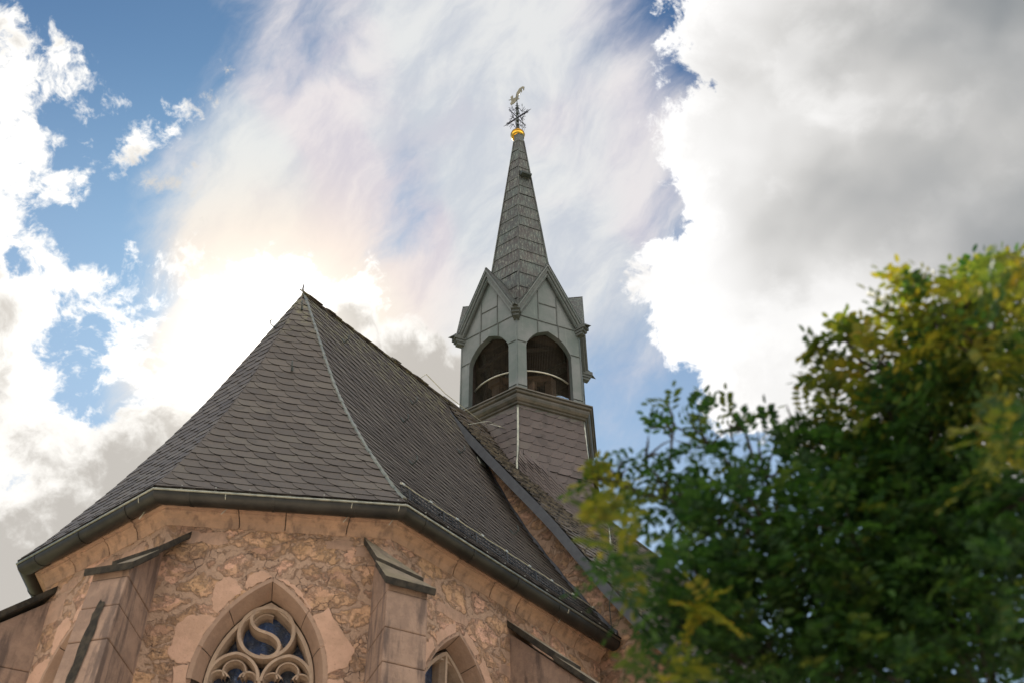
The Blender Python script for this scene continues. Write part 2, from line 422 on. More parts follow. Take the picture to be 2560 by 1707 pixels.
M = {
 'rubble': mat('rubble_masonry', f_rubble),
 'block': mat('dull_sandstone_block', f_ashlar((.52, .335, .235), (.40, .265, .19), .25)),
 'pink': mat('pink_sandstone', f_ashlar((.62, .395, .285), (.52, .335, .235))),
 'cornice': mat('cornice_sandstone', f_ashlar((.40, .27, .195), (.52, .34, .235), .45)),
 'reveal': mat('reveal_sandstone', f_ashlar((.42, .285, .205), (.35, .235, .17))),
 'tracery': mat('tracery_stone', f_ashlar((.47, .355, .26), (.40, .295, .215), .2)),
 'buttress': mat('stained_sandstone', f_ashlar((.37, .255, .19), (.27, .185, .14), .65)),
 'cap': mat('mossy_cap_stone', f_ashlar((.25, .205, .15), (.19, .165, .105), .35)),
 'crust_shade': mat('black_crust_shade', f_simple((.018, .016, .013), (.05, .042, .03), 14, .95, 0, .4)),
 'joint': mat('dark_joint', f_simple((.055, .04, .034), (.09, .065, .05), 20, .95)),
 'slate': mat('brown_slate', f_slate((.066, .058, .052), (.098, .086, .076), .14)),
 'slate_nave': mat('nave_slate', f_slate((.066, .058, .052), (.098, .086, .076), .08)),
 'slate_skirt': mat('purple_slate', f_slate((.078, .064, .062), (.108, .088, .085), .03)),
 'edge': mat('shade_slate_edge', f_simple((.012, .011, .011), (.03, .027, .025), 30, .9, 0, 0)),  # dark tone paints the shade lines between slate courses
 'edge_pale': mat('weathered_slate_edge', f_simple((.02, .018, .015), (.25, .22, .175), 5, .8, 0, 0)),
 'lead': mat('streaked_lead', f_lead),
 'zinc': mat('grey_green_zinc', f_zinc),
 'seam': mat('zinc_seam', f_simple((.075, .085, .08), (.11, .125, .115), 12, .6, .2)),
 'bronze': mat('brown_zinc_moulding', f_simple((.07, .07, .056), (.12, .108, .09), 5, .5, .35)),
 'gutter': mat('dark_gutter_metal', f_simple((.030, .030, .028), (.055, .053, .047), 3, .42, .5, .1)),
 'rim': mat('pale_gutter_rim', f_simple((.22, .24, .21), (.36, .37, .31), 12, .35, .6)),
 'flash': mat('blue_black_flashing', f_simple((.045, .05, .065), (.07, .075, .09), 4, .45, .3)),
 'fascia': mat('grey_fascia', f_simple((.085, .095, .11), (.065, .072, .085), 9, .6, .1)),
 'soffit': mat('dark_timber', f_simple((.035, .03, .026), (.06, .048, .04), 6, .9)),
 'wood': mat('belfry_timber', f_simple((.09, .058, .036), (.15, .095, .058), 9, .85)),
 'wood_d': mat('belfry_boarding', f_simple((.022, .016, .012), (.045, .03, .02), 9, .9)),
 'iron': mat('dark_iron', f_simple((.02, .022, .04), (.035, .035, .055), 14, .5, .6, 0)),
 'verd': mat('green_iron', f_simple((.045, .06, .06), (.075, .09, .085), 14, .6, .3, 0)),
 'gold': mat('gilding', f_simple((.95, .52, .06), (.85, .43, .05), 9, .22, 1., 0)),
 'cock': mat('weathered_gilt', f_simple((.15, .145, .10), (.24, .22, .14), 9, .5, .4, 0)),
 'wire': mat('galvanised_wire', f_simple((.42, .42, .36), (.55, .54, .45), 9, .4, .6, 0)),
 'mesh': mat('bird_wire', f_simple((.045, .04, .03), (.075, .065, .045), 9, .6, .4, 0)),
 'bell': mat('bell_bronze', f_simple((.10, .09, .055), (.16, .14, .08), 6, .4, .8, 0)),
 'glass': mat('leaded_blue_glass', f_glass),
 'bark': mat('bark', f_simple((.035, .03, .02), (.07, .06, .045), 10, .95, 0, .8, 8, .03)),
 'leaf': mat('robinia_leaf', f_leaf((.012, .043, .015), (.046, .115, .020), .38)),
 'ground': mat('lawn', f_simple((.10, .11, .05), (.17, .16, .085), 1.2, .95, 0, .6, 10, .05)),
 'path': mat('bounce_gravel', f_simple((.50, .42, .33), (.60, .51, .41), 7, .95, 0, .5, 10, .02)),
}

# ------------------------------------------------------------------ church (local frame: x = south, y = along the ridge away from the apse, z = up)
CH = empty('church', (-2.8368, 11.9082, 0), -R(37.5447))
tag(CH, 'sandstone church with slate roofed apse, nave roof and slim metal clad bell turret', 'church')
W, S1, WB, SB = 2.9502, 1.0068, 2.8248, 1.1868
AP = -.4986; ZR = 12.75; YG = 3.0; ZRIM = 7.6
POLY = [(W, YG - .04), (W, -S1), (SB, -WB), (-SB, -WB), (-W, -S1), (-W, YG - .04)]   # gutter rim, from the south side round the apse
def off_poly(s_):
    out = []; n = len(POLY)
    def line(i):
        p = Vector(POLY[i]); q = Vector(POLY[i + 1]); t = (q - p).normalized(); nn = Vector((-t.y, t.x))
        if nn.dot((p + q) / 2 - Vector((0, 1))) < 0: nn = -nn
        return p - nn * s_, t, nn
    L = [line(i) for i in range(n - 1)]
    out.append(L[0][0])
    for i in range(n - 2):
        p, t, _ = L[i]; q, u, _ = L[i + 1]
        den = t.x * u.y - t.y * u.x; d_ = q - p; k = (d_.x * u.y - d_.y * u.x) / den
        out.append(p + t * k)
    q = Vector(POLY[-1]); out.append(q - L[-1][2] * s_)
    return out
OFFC = {}
def corner(i, s_):
    k = round(s_, 4)
    if k not in OFFC: OFFC[k] = off_poly(s_)
    return OFFC[k][i]
def along(i, t, s_, z):    # point on facet i at fraction t, set back s_ from the rim
    a, b = corner(i, s_), corner(i + 1, s_); p = a + (b - a) * t
    return Vector((p.x, p.y, z))
def sweep(mb, prof, i, t0, t1, n=1, caps=True, mi=0):
    rows = [[along(i, t0 + (t1 - t0) * k / n, s_, z) for s_, z in prof] for k in range(n + 1)]
    mb.grid(rows, mi)
    if caps: mb.add(rows[0], [tuple(range(len(prof)))[::-1]], mi); mb.add(rows[-1], [tuple(range(len(prof)))], mi)
WALL = .32
class Frame:       # wall face frame: x along the wall (left to right seen from outside), z up, d inwards
    def __init__(s, i):
        a, b = corner(i, WALL), corner(i + 1, WALL)
        s.a = b; s.b = a      # POLY runs anticlockwise seen from above -> flip for left to right
        s.t = (s.b - s.a).normalized(); s.nn = Vector((s.t.y, -s.t.x)); s.L = (s.b - s.a).length
        if s.nn.dot((s.a + s.b) / 2 - Vector((0, 1))) < 0: s.nn = -s.nn
        pa, pb = Vector(POLY[i + 1]), Vector(POLY[i]); s.m = (pa + pb) / 2 - s.nn * WALL
        s.xl = (s.a - s.m).dot(s.t); s.xr = (s.b - s.m).dot(s.t)
    def p(s, x, z, d=0.):
        q = s.m + s.t * x - s.nn * d
        return Vector((q.x, q.y, z))
F_S, F_SE, F_E, F_NE, F_N = [Frame(i) for i in range(5)]
def arch(a, spring, cx=0., n=14, rise=None, zb=None):
    """pointed arch outline from left foot over the apex to right foot"""
    h = rise if rise else a * math.sqrt(3); Rr = (a * a + h * h) / (2 * a)
    pts = []
    th = math.asin(min(1, h / Rr))
    for k in range(n + 1):
        q = th * k / n; pts.append((cx + (Rr - a) - Rr * math.cos(q), spring + Rr * math.sin(q)))
    pts[-1] = (cx, spring + h)
    right = [(2 * cx - x, z) for x, z in pts[:-1]][::-1]
    pts = pts + right
    if zb is not None: pts = [(cx - a, zb)] + pts + [(cx + a, zb)]
    return pts
# --- walls
WIN = {'SE': (F_SE, 0.005, .60, 5.774), 'E': (F_E, 0., .60, 5.774), 'S': (F_S, None, .58, 5.73), 'NE': (F_NE, 0., .60, 5.774)}
mb = MB(); SILL = 3.4; ZT = 7.6
for key, fr in (('S', F_S), ('SE', F_SE), ('E', F_E), ('NE', F_NE), ('N', F_N)):
    if key == 'S':
        cx = fr.xl + (.25 + .877); WIN['S'] = (fr, cx, .58, 5.73)
    if key in WIN:
        _, cx, a, sp = WIN[key]; ar = arch(a, sp, cx, zb=SILL)
        nL = len(ar) // 2
        # left part, right part, below
        Lp = [(fr.xl, SILL)] + ar[:nL + 1] + [(cx, ZT), (fr.xl, ZT)]
        Rp = ar[nL:] + [(fr.xr, SILL), (fr.xr, ZT), (cx, ZT)]
        for P_ in (Lp, Rp): mb.add([fr.p(x, z) for x, z in P_], [tuple(range(len(P_)))])
        mb.add([fr.p(fr.xl, 0), fr.p(fr.xr, 0), fr.p(fr.xr, SILL), fr.p(fr.xl, SILL)], [(0, 1, 2, 3)])
    else:
        mb.add([fr.p(fr.xl, 0), fr.p(fr.xr, 0), fr.p(fr.xr, ZT), fr.p(fr.xl, ZT)], [(0, 1, 2, 3)])
mb.build('chancel_wall', M['rubble'], CH, tri=True)

# --- cornice of cut stones under the gutter
mb = MB()
prof = [(.36, 7.375), (.315, 7.38), (.30, 7.41), (.285, 7.445), (.255, 7.475), (.215, 7.495), (.215, 7.515), (.175, 7.52), (.175, 7.60), (.36, 7.60)]
for i in range(5):
    Lf = (corner(i, .3) - corner(i + 1, .3)).length; t = 0; segs = []
    while t < 1 - .05:
        t2 = min(1, t + rnd.uniform(.45, .8) / Lf)
        if 1 - t2 < .12: t2 = 1
        segs.append((t, t2)); t = t2
    for a, b in segs:
        sweep(mb, prof, i, a + (.006 / Lf if a > 0 else 0), b - (.006 / Lf if b < 1 else 0))
mb.build('cornice', M['cornice'], CH, fix=True)
mb = MB(); pr2 = [(.36, 7.385), (.325, 7.39), (.30, 7.45), (.24, 7.495), (.20, 7.53), (.20, 7.595), (.36, 7.595)]
for i in range(5): sweep(mb, pr2, i, 0, 1)
mb.build('cornice_joint', M['joint'], CH, fix=True)

# --- gutter
GC, GR, GZ = .082, .094, 7.582
hp = [(GC + GR * math.cos(pi + q), GZ + GR * 1.05 * math.sin(pi + q)) for q in [pi * k / 10 for k in range(11)]]
hp_in = [(GC + (GR - .008) * math.cos(2 * pi - q), GZ + .004 + (GR - .008) * 1.05 * math.sin(2 * pi - q)) for q in [pi * k / 10 for k in range(11)]]
mb = MB()
for i in range(5): sweep(mb, hp + hp_in + [hp[0]], i, 0, 1, 1, caps=(i in (0, 4)))
for s_ in (0, 4):
    t = 0 if s_ == 0 else 1
    mb.add([along(s_, t, a, b) for a, b in hp], [tuple(range(11))])
GUT = mb.build('gutter', M['gutter'], CH, smooth=True)
mb = MB()
rim_path = [along(0, 0, -.018, GZ + .006)] + [Vector((corner(i, -.018).x, corner(i, -.018).y, GZ + .006)) for i in range(1, 5)] + [along(4, 1, -.018, GZ + .006)]
mb.tube(rim_path, .013, 8)
mb.build('gutter_rim', M['rim'], GUT, smooth=True)
for i in range(5):
    Lf = (Vector(POLY[i]) - Vector(POLY[i + 1])).length; nb = max(2, int(Lf / .72))
    for k in range(nb):
        t = (k + .6) / nb
        if t > .97: continue
        mb = MB(); w_ = .013 / Lf
        ring = [(GC + (GR + .006) * math.cos(pi + q), GZ + (GR + .006) * 1.05 * math.sin(pi + q)) for q in [pi * j / 10 for j in range(11)]]
        sweep(mb, ring + [(GC + (GR - .002) * math.cos(2 * pi - q), GZ + (GR - .002) * 1.05 * math.sin(2 * pi - q)) for q in [pi * j / 10 for j in range(11)]], i, t - w_, t + w_)
        mb.build('gutter_band', M['gutter'], GUT, fix=True)
# heating cable along the rim with clips, and loose wire ties
mb = MB()
pts = []
for i in range(5):
    for k in range(24):
        t = k / 24; pts.append(along(i, t, .012 + .006 * math.sin(k * 2.1 + i), GZ + .042 + .007 * math.sin(k * 1.3)))
mb.tube(pts, .0055, 5)
mb.build('heating_cable', M['wire'], GUT)
for i in range(5):
    Lf = (Vector(POLY[i]) - Vector(POLY[i + 1])).length; nb = int(Lf / .34)
    for k in range(nb):
        t = (k + rnd.uniform(.15, .6)) / nb; mb = MB(); p = along(i, t, 0, GZ + .03); q = along(i, t + .001, 0, GZ + .03); dx = (q - p).normalized()
        mb.box(p + Vector((0, 0, .01)), dx * .009, dx.cross(Vector((0, 0, 1))) * .012, (0, 0, .010))
        mb.bar(p + Vector((0, 0, .015)), p + Vector((0, 0, .05)), .008, .008)
        mb.build('cable_clip', M['wire'], GUT)
for i, t in ((1, .72), (1, .22), (1, .03), (0, .28), (2, .1)):
    mb = MB(); pts = [along(i, t, GC - GR * 1.09 * math.cos(q), GZ - GR * 1.15 * math.sin(q) + .02) for q in [pi * .62 * j / 8 for j in range(9)]]
    pts.append(along(i, t + .02, .10, GZ - .17)); mb.tube(pts, .0045, 5); mb.build('wire_tie', M['wire'], GUT)

# ------------------------------------------------------------------ slate roofs
PF = [(0, 12.75), (.13, 11.95), (.27, 11.08), (.40, 10.30), (.52, 9.66), (.62, 9.18), (.72, 8.72), (.82, 8.30), (.91, 7.925), (1.0, 7.605)]
def catm(tab, f):
    n = len(tab)
    for i in range(n - 1):
        if f <= tab[i + 1][0] or i == n - 2: break
    x0, y0 = tab[i]; x1, y1 = tab[i + 1]; h = x1 - x0; t = (f - x0) / h
    def sl(j):
        if j <= 0: return (tab[1][1] - tab[0][1]) / (tab[1][0] - tab[0][0])
        if j >= n - 1: return (tab[-1][1] - tab[-2][1]) / (tab[-1][0] - tab[-2][0])
        return (tab[j + 1][1] - tab[j - 1][1]) / (tab[j + 1][0] - tab[j - 1][0])
    m0, m1 = sl(i) * h, sl(i + 1) * h
    return (2 * t**3 - 3 * t * t + 1) * y0 + (t**3 - 2 * t * t + t) * m0 + (-2 * t**3 + 3 * t * t) * y1 + (t**3 - t * t) * m1
def zf(f): return catm(PF, f)
class Slope:
    """ruled roof surface: mid(f) gives the reference point, run along unit vector t; s = length up from the eave"""
    def __init__(s, mid, t, f0, f1, xl, xr, n=60):
        s.mid, s.t, s.xl_, s.xr_ = mid, Vector(t).normalized(), xl, xr
        s.fs = [f1 + (f0 - f1) * k / n for k in range(n + 1)]; s.ps = [mid(f) for f in s.fs]; s.ss = [0]
        # length measured square to the courses
        for a, b in zip(s.ps, s.ps[1:]):
            d = b - a; d = d - s.t * d.dot(s.t); s.ss.append(s.ss[-1] + d.length)
        s.smax = s.ss[-1]
    def fof(s, q):
        q = min(max(q, 0), s.smax); lo, hi = 0, len(s.ss) - 1
        while hi - lo > 1:
            mid = (lo + hi) // 2
            if s.ss[mid] <= q: lo = mid
            else: hi = mid
        u = (q - s.ss[lo]) / max(1e-9, s.ss[hi] - s.ss[lo])
        return s.fs[lo] + (s.fs[hi] - s.fs[lo]) * u
    def P(s, x, q):
        f = s.fof(q); return s.mid(f) + s.t * x
    def N(s, q):
        f1_ = s.fof(max(0, q - .1)); f2 = s.fof(min(s.smax, q + .1)); d = s.mid(f2) - s.mid(f1_)
        n_ = s.t.cross(d); n_.normalize()
        return n_ if n_.z > 0 else -n_
    def lim(s, q):
        f = s.fof(q); return s.xl_(f), s.xr_(f)
def lay_slates(mb, sl, row_h, w, lean=0., mirror=False, seed=1, thick=.011, base_n=.014, vary=.12, lk=1.):
    r_ = random.Random(seed); sg = -1 if mirror else 1
    # underlay
    K = 26; rows = []
    for k in range(K + 1):
        q = sl.smax * k / K; a, b = sl.lim(q); n_ = sl.N(q); rows.append([sl.P(a + (b - a) * j / 6, q) - n_ * .004 for j in range(7)])
    mb.grid(rows, 1)
    allx = [sl.lim(sl.smax * k / 20) for k in range(21)]; X0 = min(a for a, b in allx); X1 = max(b for a, b in allx)
    ext = abs(lean) * max(abs(X0), abs(X1))
    i = -int(ext / row_h) - 1
    while i * row_h < sl.smax + ext:
        s0 = i * row_h; x = X0 - w * r_.random()
        while x < X1 + w:
            ww = w * (1 + r_.uniform(-vary, vary)); jit = r_.uniform(-.006, .006)
            h = row_h * 1.45; W_ = ww * 1.28; rx = ww * r_.uniform(.55, .68)
            xo = x + (ww if mirror else 0)
            out = [(W_, 0), (rx, 0)] + [(rx - rx * math.sin(q), row_h * 1.05 * (1 - math.cos(q))) for q in (pi / 10, pi / 5, 3 * pi / 10, 2 * pi / 5, pi / 2)] + [(0, h), (W_, h)]
            pts = []; dead = True
            for p_, q_ in out:
                X = xo + sg * p_; S_ = s0 + q_ + lean * X + jit
                Sc = min(max(S_, 0.), sl.smax); a, b = sl.lim(Sc)
                if a < X < b and -.5 * row_h < S_ < sl.smax + row_h * .1: dead = False
                Xc = min(max(X, a), b)
                lift = base_n + (.016 * (1 - q_ / h) + .009 * (1 - p_ / W_)) * lk
                pts.append((Xc, Sc, lift))
            x += ww
            if dead: continue
            top = []; bot = []
            for X, S_, l_ in pts:
                P0 = sl.P(X, S_); n_ = sl.N(S_); top.append(P0 + n_ * l_); bot.append(P0 + n_ * (l_ - thick - .004))
            N_ = len(top)
            mb.add(top, [tuple(range(N_)) if not mirror else tuple(range(N_))[::-1]], 0)
            # exposed edges: bottom and curved flank
            E_ = list(range(0, 7)); vs = [top[k] for k in E_] + [bot[k] for k in E_]
            mb.add(vs, [(k, k + 1, k + 8, k + 7) for k in range(6)], 1)
        i += 1
def apse_slope(i):
    """facet between rim corners i and i+1"""
    a, b = corner(i, .0), corner(i + 1, .0); ap = Vector((0, AP)); t = Vector((a.x - b.x, a.y - b.y, 0)).normalized(); mm = (a + b) / 2; hl = (a - b).length / 2
    def mid(f):
        q = ap + (mm - ap) * f; return Vector((q.x, q.y, zf(f)))
    return Slope(mid, t, .004, 1.0, lambda f: -hl * f, lambda f: hl * f)
mb = MB()
for i, (sd, ln, mir) in {1: (11, -.045, False), 2: (12, -.03, False), 3: (13, .03, True)}.items():
    lay_slates(mb, apse_slope(i), .172, .25, ln, mir, sd)
def side_mid(f): return Vector((W * f, 0, zf(f)))
def side_lim(f): return AP + (-S1 - AP) * f
slS = Slope(side_mid, (0, 1, 0), .004, 1.0, side_lim, lambda f: YG - .02)
lay_slates(mb, slS, .172, .235, -.20, False, 21)
def side_midN(f): return Vector((-W * f, 0, zf(f)))
slN = Slope(side_midN, (0, 1, 0), .004, 1.0, side_lim, lambda f: YG - .02)
lay_slates(mb, slN, .205, .27, -.10, True, 22)
ROOF = mb.build('chancel_roof', [M['slate'], M['edge']], CH)
# hip flashing, ridge, hooks
for i in (1, 2, 3, 4):
    mb = MB(); c_ = corner(i, 0.); ap = Vector((0, AP)); pts = []
    for k in range(49):
        f = .985 * k / 48; q = ap + (c_ - ap) * f; pts.append(Vector((q.x, q.y, zf(f) + .036)))
    if i == 1:
        for k in range(48):
            a, b = pts[k], pts[k + 1]; d_ = (b - a).normalized(); sdv = Vector((c_.y - ap.y, -(c_.x - ap.x), 0)).normalized()
            up_ = sdv.cross(d_); up_ = up_ if up_.z > 0 else -up_
            mb.box((a + b) / 2 + up_ * (.008 + .003 * (k % 2)), (b - a) * .49, sdv * (.017 + .003 * (k % 3)), up_ * .010)
        mb.build('hip_flashing', M['rim'], ROOF)
    else:
        mb.tube(pts, .012, 6); mb.build('hip_edge', M['slate'], ROOF)
def pale_patch():
    mb = MB(); f = .245
    P0 = slS.P(YG - .23, slS.smax * .70); n_ = slS.N(slS.smax * .70); d_ = (slS.P(0, slS.smax * .72) - slS.P(0, slS.smax * .70)).normalized()
    mb.box(P0 + n_ * .05, Vector((0, .07, 0)), d_ * .09, n_ * .008); mb.build('lead_patch', M['rim'], ROOF)
pale_patch()
mb = MB(); mb.tube([(0, AP - .02, ZR + .03), (0, YG, ZR + .03)], .035, 6)
r_ = random.Random(5)
for k in range(26):
    y = AP + k * .135; mb.box((r_.uniform(-.01, .03), y, ZR + .055 + r_.uniform(-.012, .012)), (.05, 0, -.05), (0, .068, 0), (.006, 0, .006))
mb.build('ridge_cap', M['slate'], ROOF)
def hook(sl, x, q, sc=1.):
    mb = MB(); p = sl.P(x, q); n_ = sl.N(q); d_ = (sl.P(x, q + .1) - sl.P(x, q)).normalized()
    mb.bar(p + n_ * .035 + d_ * .12, p + n_ * .04, .03 * sc, .008, n_); mb.tube([p + n_ * .04, p + n_ * .12 - d_ * .01, p + n_ * .15 + d_ * .03, p + n_ * .15 + d_ * .07], .009, 5)
    mb.build('roof_hook', M['verd'], ROOF)
for x, q in ((.05, 5.05), (1.35, 4.55), (.75, 3.55), (2.15, 3.9), (2.2, 1.9), (0.2, 2.0)): hook(slS, x, q)
slSE = apse_slope(1)
for x, q in ((.0, 5.15), (-.03, 3.3)): hook(slSE, x, q)
hook(apse_slope(2), -.05, 4.7, 1.2)
mb = MB(); mb.tube([(0, AP, ZR + .02), (-.02, AP - .02, ZR + .14), (0, AP - .03, ZR + .22)], [.018, .014, .008], 6); mb.build('ridge_tip', M['iron'], ROOF)

# --- snow guard above the south gutter
SG = empty('snow_guard', (0, 0, 0), 0, CH)
def sgp(y, h): return Vector((W - .16 - h * .12, y, 7.74 + h))
y0, y1 = -S1 + .10, YG - .22
mb = MB()
for k in range(int((y1 - y0) / .052)):
    y = y0 + k * .052; mb.bar(sgp(y, 0), sgp(y, .235), .007, .007, (0, 1, 0))
for h in (.0, .047, .094, .141, .188, .235): mb.bar(sgp(y0 - .02, h), sgp(y1, h), .007, .010)
mb.build('grille', M['gutter'], SG)
mb = MB(); mb.tube([sgp(y0 - .02 + (y1 - y0) * k / 30, .262 + .006 * math.sin(k * 1.9)) for k in range(31)], .0065, 5); mb.build('wire_rail', M['wire'], SG)
for k in range(9):
    y = y0 + .02 + (y1 - y0 - .1) * k / 8; mb = MB(); mb.box(sgp(y, .262), (0, .022, 0), (.012, 0, 0), (0, 0, .012)); mb.build('rail_clip', M['wire'], SG)
for k in range(7):
    y = y0 + .12 + (y1 - y0 - .3) * k / 6; mb = MB()
    mb.bar(sgp(y, -.05), sgp(y, .25), .026, .012, (1, 0, 0)); mb.bar(sgp(y, .23), sgp(y, .23) + Vector((-.28, 0, .02)), .022, .01); mb.build('guard_bracket', M['gutter'], SG)

# --- nave gable wall, roof, verge
NV = [(0, 12.74), (.29, 12.22), (1.2, 10.90), (2.11, 9.62), (2.6, 8.86), (3.01, 8.22), (3.67, 7.33), (4.1, 6.86), (4.5, 6.50)]
def zn(b): return catm(NV, abs(b))
YE = 2.72; YW = 13.0
mb = MB(); left = [(-4.15, 0)] + [(b, zn(b) - .20) for b in [-4.15 + 8.3 * k / 40 for k in range(41)]] + [(4.15, 0)]
mb.add([(x, YG, z) for x, z in left], [tuple(range(len(left)))])
for sx_ in (-1, 1): mb.add([(sx_ * 4.15, YG, 0), (sx_ * 4.15, YW, 0), (sx_ * 4.15, YW, zn(4.15) - .2), (sx_ * 4.15, YG, zn(4.15) - .2)], [(0, 1, 2, 3)])
mb.add([(x, YW, z) for x, z in left], [tuple(range(len(left)))])
mb.build('nave_wall', M['rubble'], CH, tri=True)
mb = MB()
for sx_ in (1, -1):
    sl = Slope((lambda f, q=sx_: Vector((q * f, 0, zn(f)))), (0, 1, 0), .005, 4.5, lambda f: YE, lambda f: YW, 60)
    lay_slates(mb, sl, .17, .26, .03, sx_ > 0, 31 + sx_, thick=.022, lk=2.3)
mb.tube([(0, YE, 12.79), (0, YW, 12.79)], .04, 6)
NR = mb.build('nave_roof', [M['slate_nave'], M['edge_pale']], CH)
mb = MB()
for sx_ in (1, -1):
    bs_ = [4.5 * k / 36 for k in range(37)]
    rows = [[(sx_ * b, y, zn(b) + dz) for y, dz in ((YE - .005, .03), (YE - .035, .03), (YE - .035, -.20), (YE - .005, -.20))] for b in bs_]
    mb.grid(rows, closed=True); mb.add(rows[-1], [(0, 1, 2, 3)])
mb.build('verge_board', M['fascia'], NR, fix=True)
mb = MB()
for sx_ in (1, -1):
    rows = [[(sx_ * b, y, zn(b) - dz) for y, dz in ((YE - .004, .03), (YE - .004, .19), (YG + .1, .17), (YG + .1, .03))] for b in bs_]
    mb.grid(rows, closed=True); mb.add(rows[-1], [(0, 1, 2, 3)])
mb.build('verge_soffit', M['soffit'], NR, fix=True)
# flashing where the chancel roof runs into the gable wall
mb = MB()
rows = []
for k in range(41):
    f = .22 + (.99 - .22) * k / 40; wv = .075 + .012 * math.sin(k * 1.1)
    rows.append([(W * f, YG - .015, zf(f) + .02), (W * f, YG - .018, zf(f) + .03 + wv), (W * f - .01, YG - .045, zf(f) + .045), (W * f, YG - .20, zf(f) + .042)])
mb.grid(rows); mb.build('valley_flashing', M['flash'], ROOF, fix=True)
mb = MB(); mb.tube([(W - .05, YG - .12, 7.66), (3.02, YE - .05, 7.95), (3.12, YE - .1, 8.12), (3.3, YE - .06, 7.98), (3.5, YE - .05, 7.72)], .007, 5); mb.build('conductor_wire', M['verd'], CH)
mb = MB(); mb.tube([(0.02, 2.1, 12.80), (0.02, 2.25, 13.0), (0.02, 2.5, 12.95), (.03, 2.75, 12.88), (.03, 4.2, 12.86)], .007, 5)
mb.tube([(.62, 2.66, 11.9), (.6, 3.2, 12.3), (.45, 3.85, 12.6), (.05, 3.9, 12.92)], .006, 5); mb.build('lightning_cable', M['wire'], NR)

# ------------------------------------------------------------------ windows
def outline_jit(P_, amp, seed, per=5):
    r_ = random.Random(seed); out = []
    n = len(P_)
    for i in range(n):
        a = Vector(P_[i]); b = Vector(P_[(i + 1) % n])
        for k in range(per):
            t = k / per; q = a.lerp(b, t); s_ = amp * (0.3 if k == 0 else 1)
            out.append((q.x + r_.uniform(-s_, s_), q.y + r_.uniform(-s_, s_)))
    return out
def stone(fr, P_, par, seed, name='arch_stone', proud=.006, m_='pink', amp=.011):
    o = outline_jit(P_, amp, seed); n = len(o); cx = sum(p[0] for p in o) / n; cz = sum(p[1] for p in o) / n
    mb = MB(); front = [fr.p(cx + (x - cx) * .965, cz + (z - cz) * .965, -proud) for x, z in o]; mid = [fr.p(x, z, -proud * .55) for x, z in o]; back = [fr.p(x, z, .02) for x, z in o]
    mb.add(front + mid + back, [tuple(range(n))] + [(i, (i + 1) % n, n + (i + 1) % n, n + i) for i in range(n)] + [(n + i, n + (i + 1) % n, 2 * n + (i + 1) % n, 2 * n + i) for i in range(n)])
    return mb.build(name, M[m_], par, fix=True, tri=True)
def band(mb, fr, path, w, df, db, wf=.45, closed=False):
    """moulded bar along a path in the wall plane: front face at depth df (width w*wf), back at depth db (width w)"""
    n = len(path); rows = []
    for i, (x, z) in enumerate(path):
        if closed: a, b = path[i - 1], path[(i + 1) % n]
        else: a, b = path[max(0, i - 1)], path[min(n - 1, i + 1)]
        d_ = Vector((b[0] - a[0], b[1] - a[1])).normalized(); nx, nz = -d_.y, d_.x
        h = w / 2; hf = h * wf; dm = df + (db - df) * .45
        rows.append([fr.p(x - nx * h, z - nz * h, db), fr.p(x - nx * h * .93, z - nz * h * .93, dm), fr.p(x - nx * hf * 1.25, z - nz * hf * 1.25, df + (db - df) * .13), fr.p(x - nx * hf, z - nz * hf, df),
                     fr.p(x + nx * hf, z + nz * hf, df), fr.p(x + nx * hf * 1.25, z + nz * hf * 1.25, df + (db - df) * .13), fr.p(x + nx * h * .93, z + nz * h * .93, dm), fr.p(x + nx * h, z + nz * h, db)])
    if closed: rows.append(rows[0])
    mb.grid(rows)
def circ(cx, cz, r, a0=0, a1=360, n=36):
    return [(cx + r * math.cos(R(a0 + (a1 - a0) * k / n)), cz + r * math.sin(R(a0 + (a1 - a0) * k / n))) for k in range(n + 1)]
def clos(p): return p[:-1]
